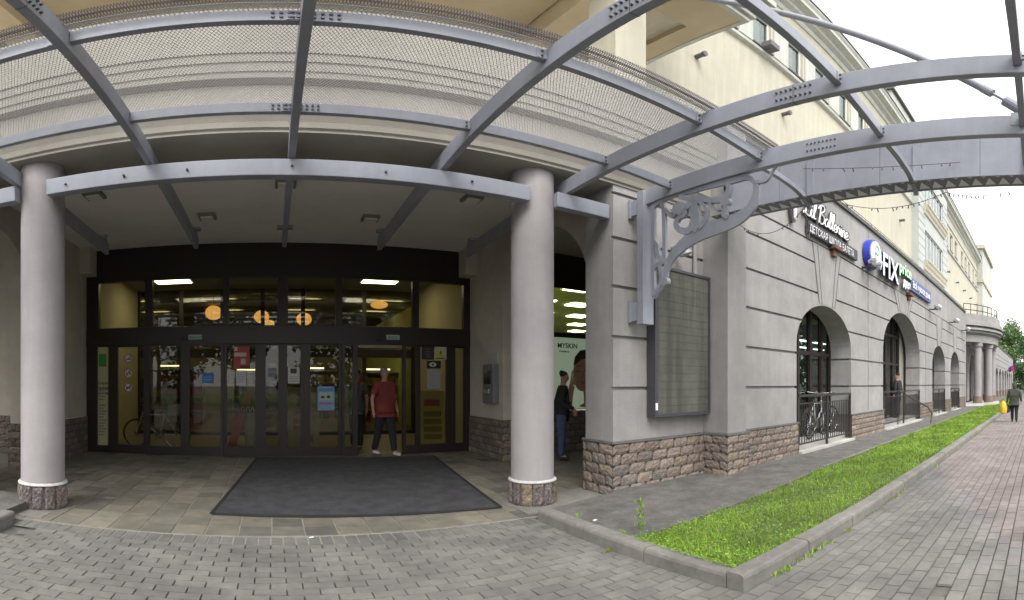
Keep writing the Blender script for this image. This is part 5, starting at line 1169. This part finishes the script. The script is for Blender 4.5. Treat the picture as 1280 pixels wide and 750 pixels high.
# ---------------------------------------------------------------- trees
LEAF = mat('leaves',(1,1,1),.6,vcol=True,noise=.3,nscale=.8)
BARK = mat('bark',(.10,.08,.06),.95,noise=.3,nscale=6,bump=1,bscale=12)
def tree(label, x, y, h, cr, n=3500, leaf=.22, col=(.065,.12,.03), trunk=.2, group='trees beyond the arcade', base=.25):
    t_ = thing('tree', label, 'tree', (x,y,0), group); m = MB(); top = h*.8
    m.tube([(x,y,0),(x+.1,y,h*.3),(x-.1,y+.1,h*.55),(x,y,top)], [trunk,trunk*.8,trunk*.5,trunk*.15], 8); cl_ = []
    for i in range(16):
        a_ = R.uniform(0,6.28); z = h*R.uniform(base,.82); rr = cr*R.uniform(.35,1)*math.sin(math.pi*min(.95,max(.2,(z/h)*.95)))**.6; c_ = Vector((x+rr*math.cos(a_),y+rr*math.sin(a_),z+h*.08)); cl_.append((c_, cr*R.uniform(.22,.42)))
        m.tube([(x,y,z*.8),(x+rr*.5*math.cos(a_),y+rr*.5*math.sin(a_),z*.93),tuple(c_)], [trunk*.35,trunk*.2,trunk*.06], 5)
    m.build('trunk', BARK, t_, smooth=True); cl_.append((Vector((x,y,h*.88)),cr*.35)); c = MB()
    for _ in range(n):
        c0, r_ = R.choice(cl_); v = Vector((R.gauss(0,1),R.gauss(0,1),R.gauss(0,.8))).normalized()*r_*R.uniform(.3,1.1)**.6; p = c0+v
        a_ = Vector((R.gauss(0,1),R.gauss(0,1),R.gauss(0,1))).normalized(); b_ = a_.cross(Vector((R.gauss(0,1),R.gauss(0,1),R.gauss(0,1)))).normalized(); s_ = leaf*R.uniform(.6,1.3); k = R.uniform(.6,1.5)
        c.add([p-a_*s_*.5,p+b_*s_*.3,p+a_*s_*.5,p-b_*s_*.3],[(0,1,2,3)],tuple(q*k for q in col))
    c.build('crown', LEAF, t_)
tree('leafy green tree at the far right end of the street', 97, 5.5, 13, 5.5, 6000, .5, (.075,.14,.035))
tree('paler taller tree rising behind the end of the arcade', 118, 7, 18, 5.5, 4000, .6, (.11,.16,.06))
tree('dense dark tree at the far right edge of the street', 88, 1.5, 9.5, 4.0, 5000, .45, (.05,.11,.03), base=.12)
tree('low bushy tree at the end of the street behind the pedestrian', 105, 2.5, 6, 4.0, 4000, .45, (.06,.12,.03), base=.08)
for i,(x,y,h) in enumerate(((-9,-17,10),(-3,-19,11),(4,-17,9),(10,-20,12),(17,-18,10))):
    tree(['broad tree across the road behind the viewer, far left','tall tree across the road behind the viewer','small tree across the road opposite the porch','tallest tree across the road behind the viewer','round tree across the road behind the viewer, right side'][i], x, y, h, 4.2, 2500, .5, (.05,.09,.025), group='trees across the road', base=.1)
for i,(x,y,h) in enumerate(((27,-9,9),(37,-10,11),(50,-9,10),(64,-10,11))):
    tree(['leafy roadside tree opposite the second arcade arch','tall roadside tree opposite the third arcade arch','roadside tree opposite the rounded balcony','farthest roadside tree along the pavement'][i], x, y, h, 4.4, 2600, .5, (.07,.13,.03), group='trees across the road', base=.1)
# little fence and sign post at the street end
m = MB(); m.box(75,75.1,1.9,2.0,0,2.2); m.box(74.98,75.0,1.6,2.3,1.6,2.2); tag(m.build('street_sign', STEEL), 'small grey sign on a post at the far end of the street', 'sign')
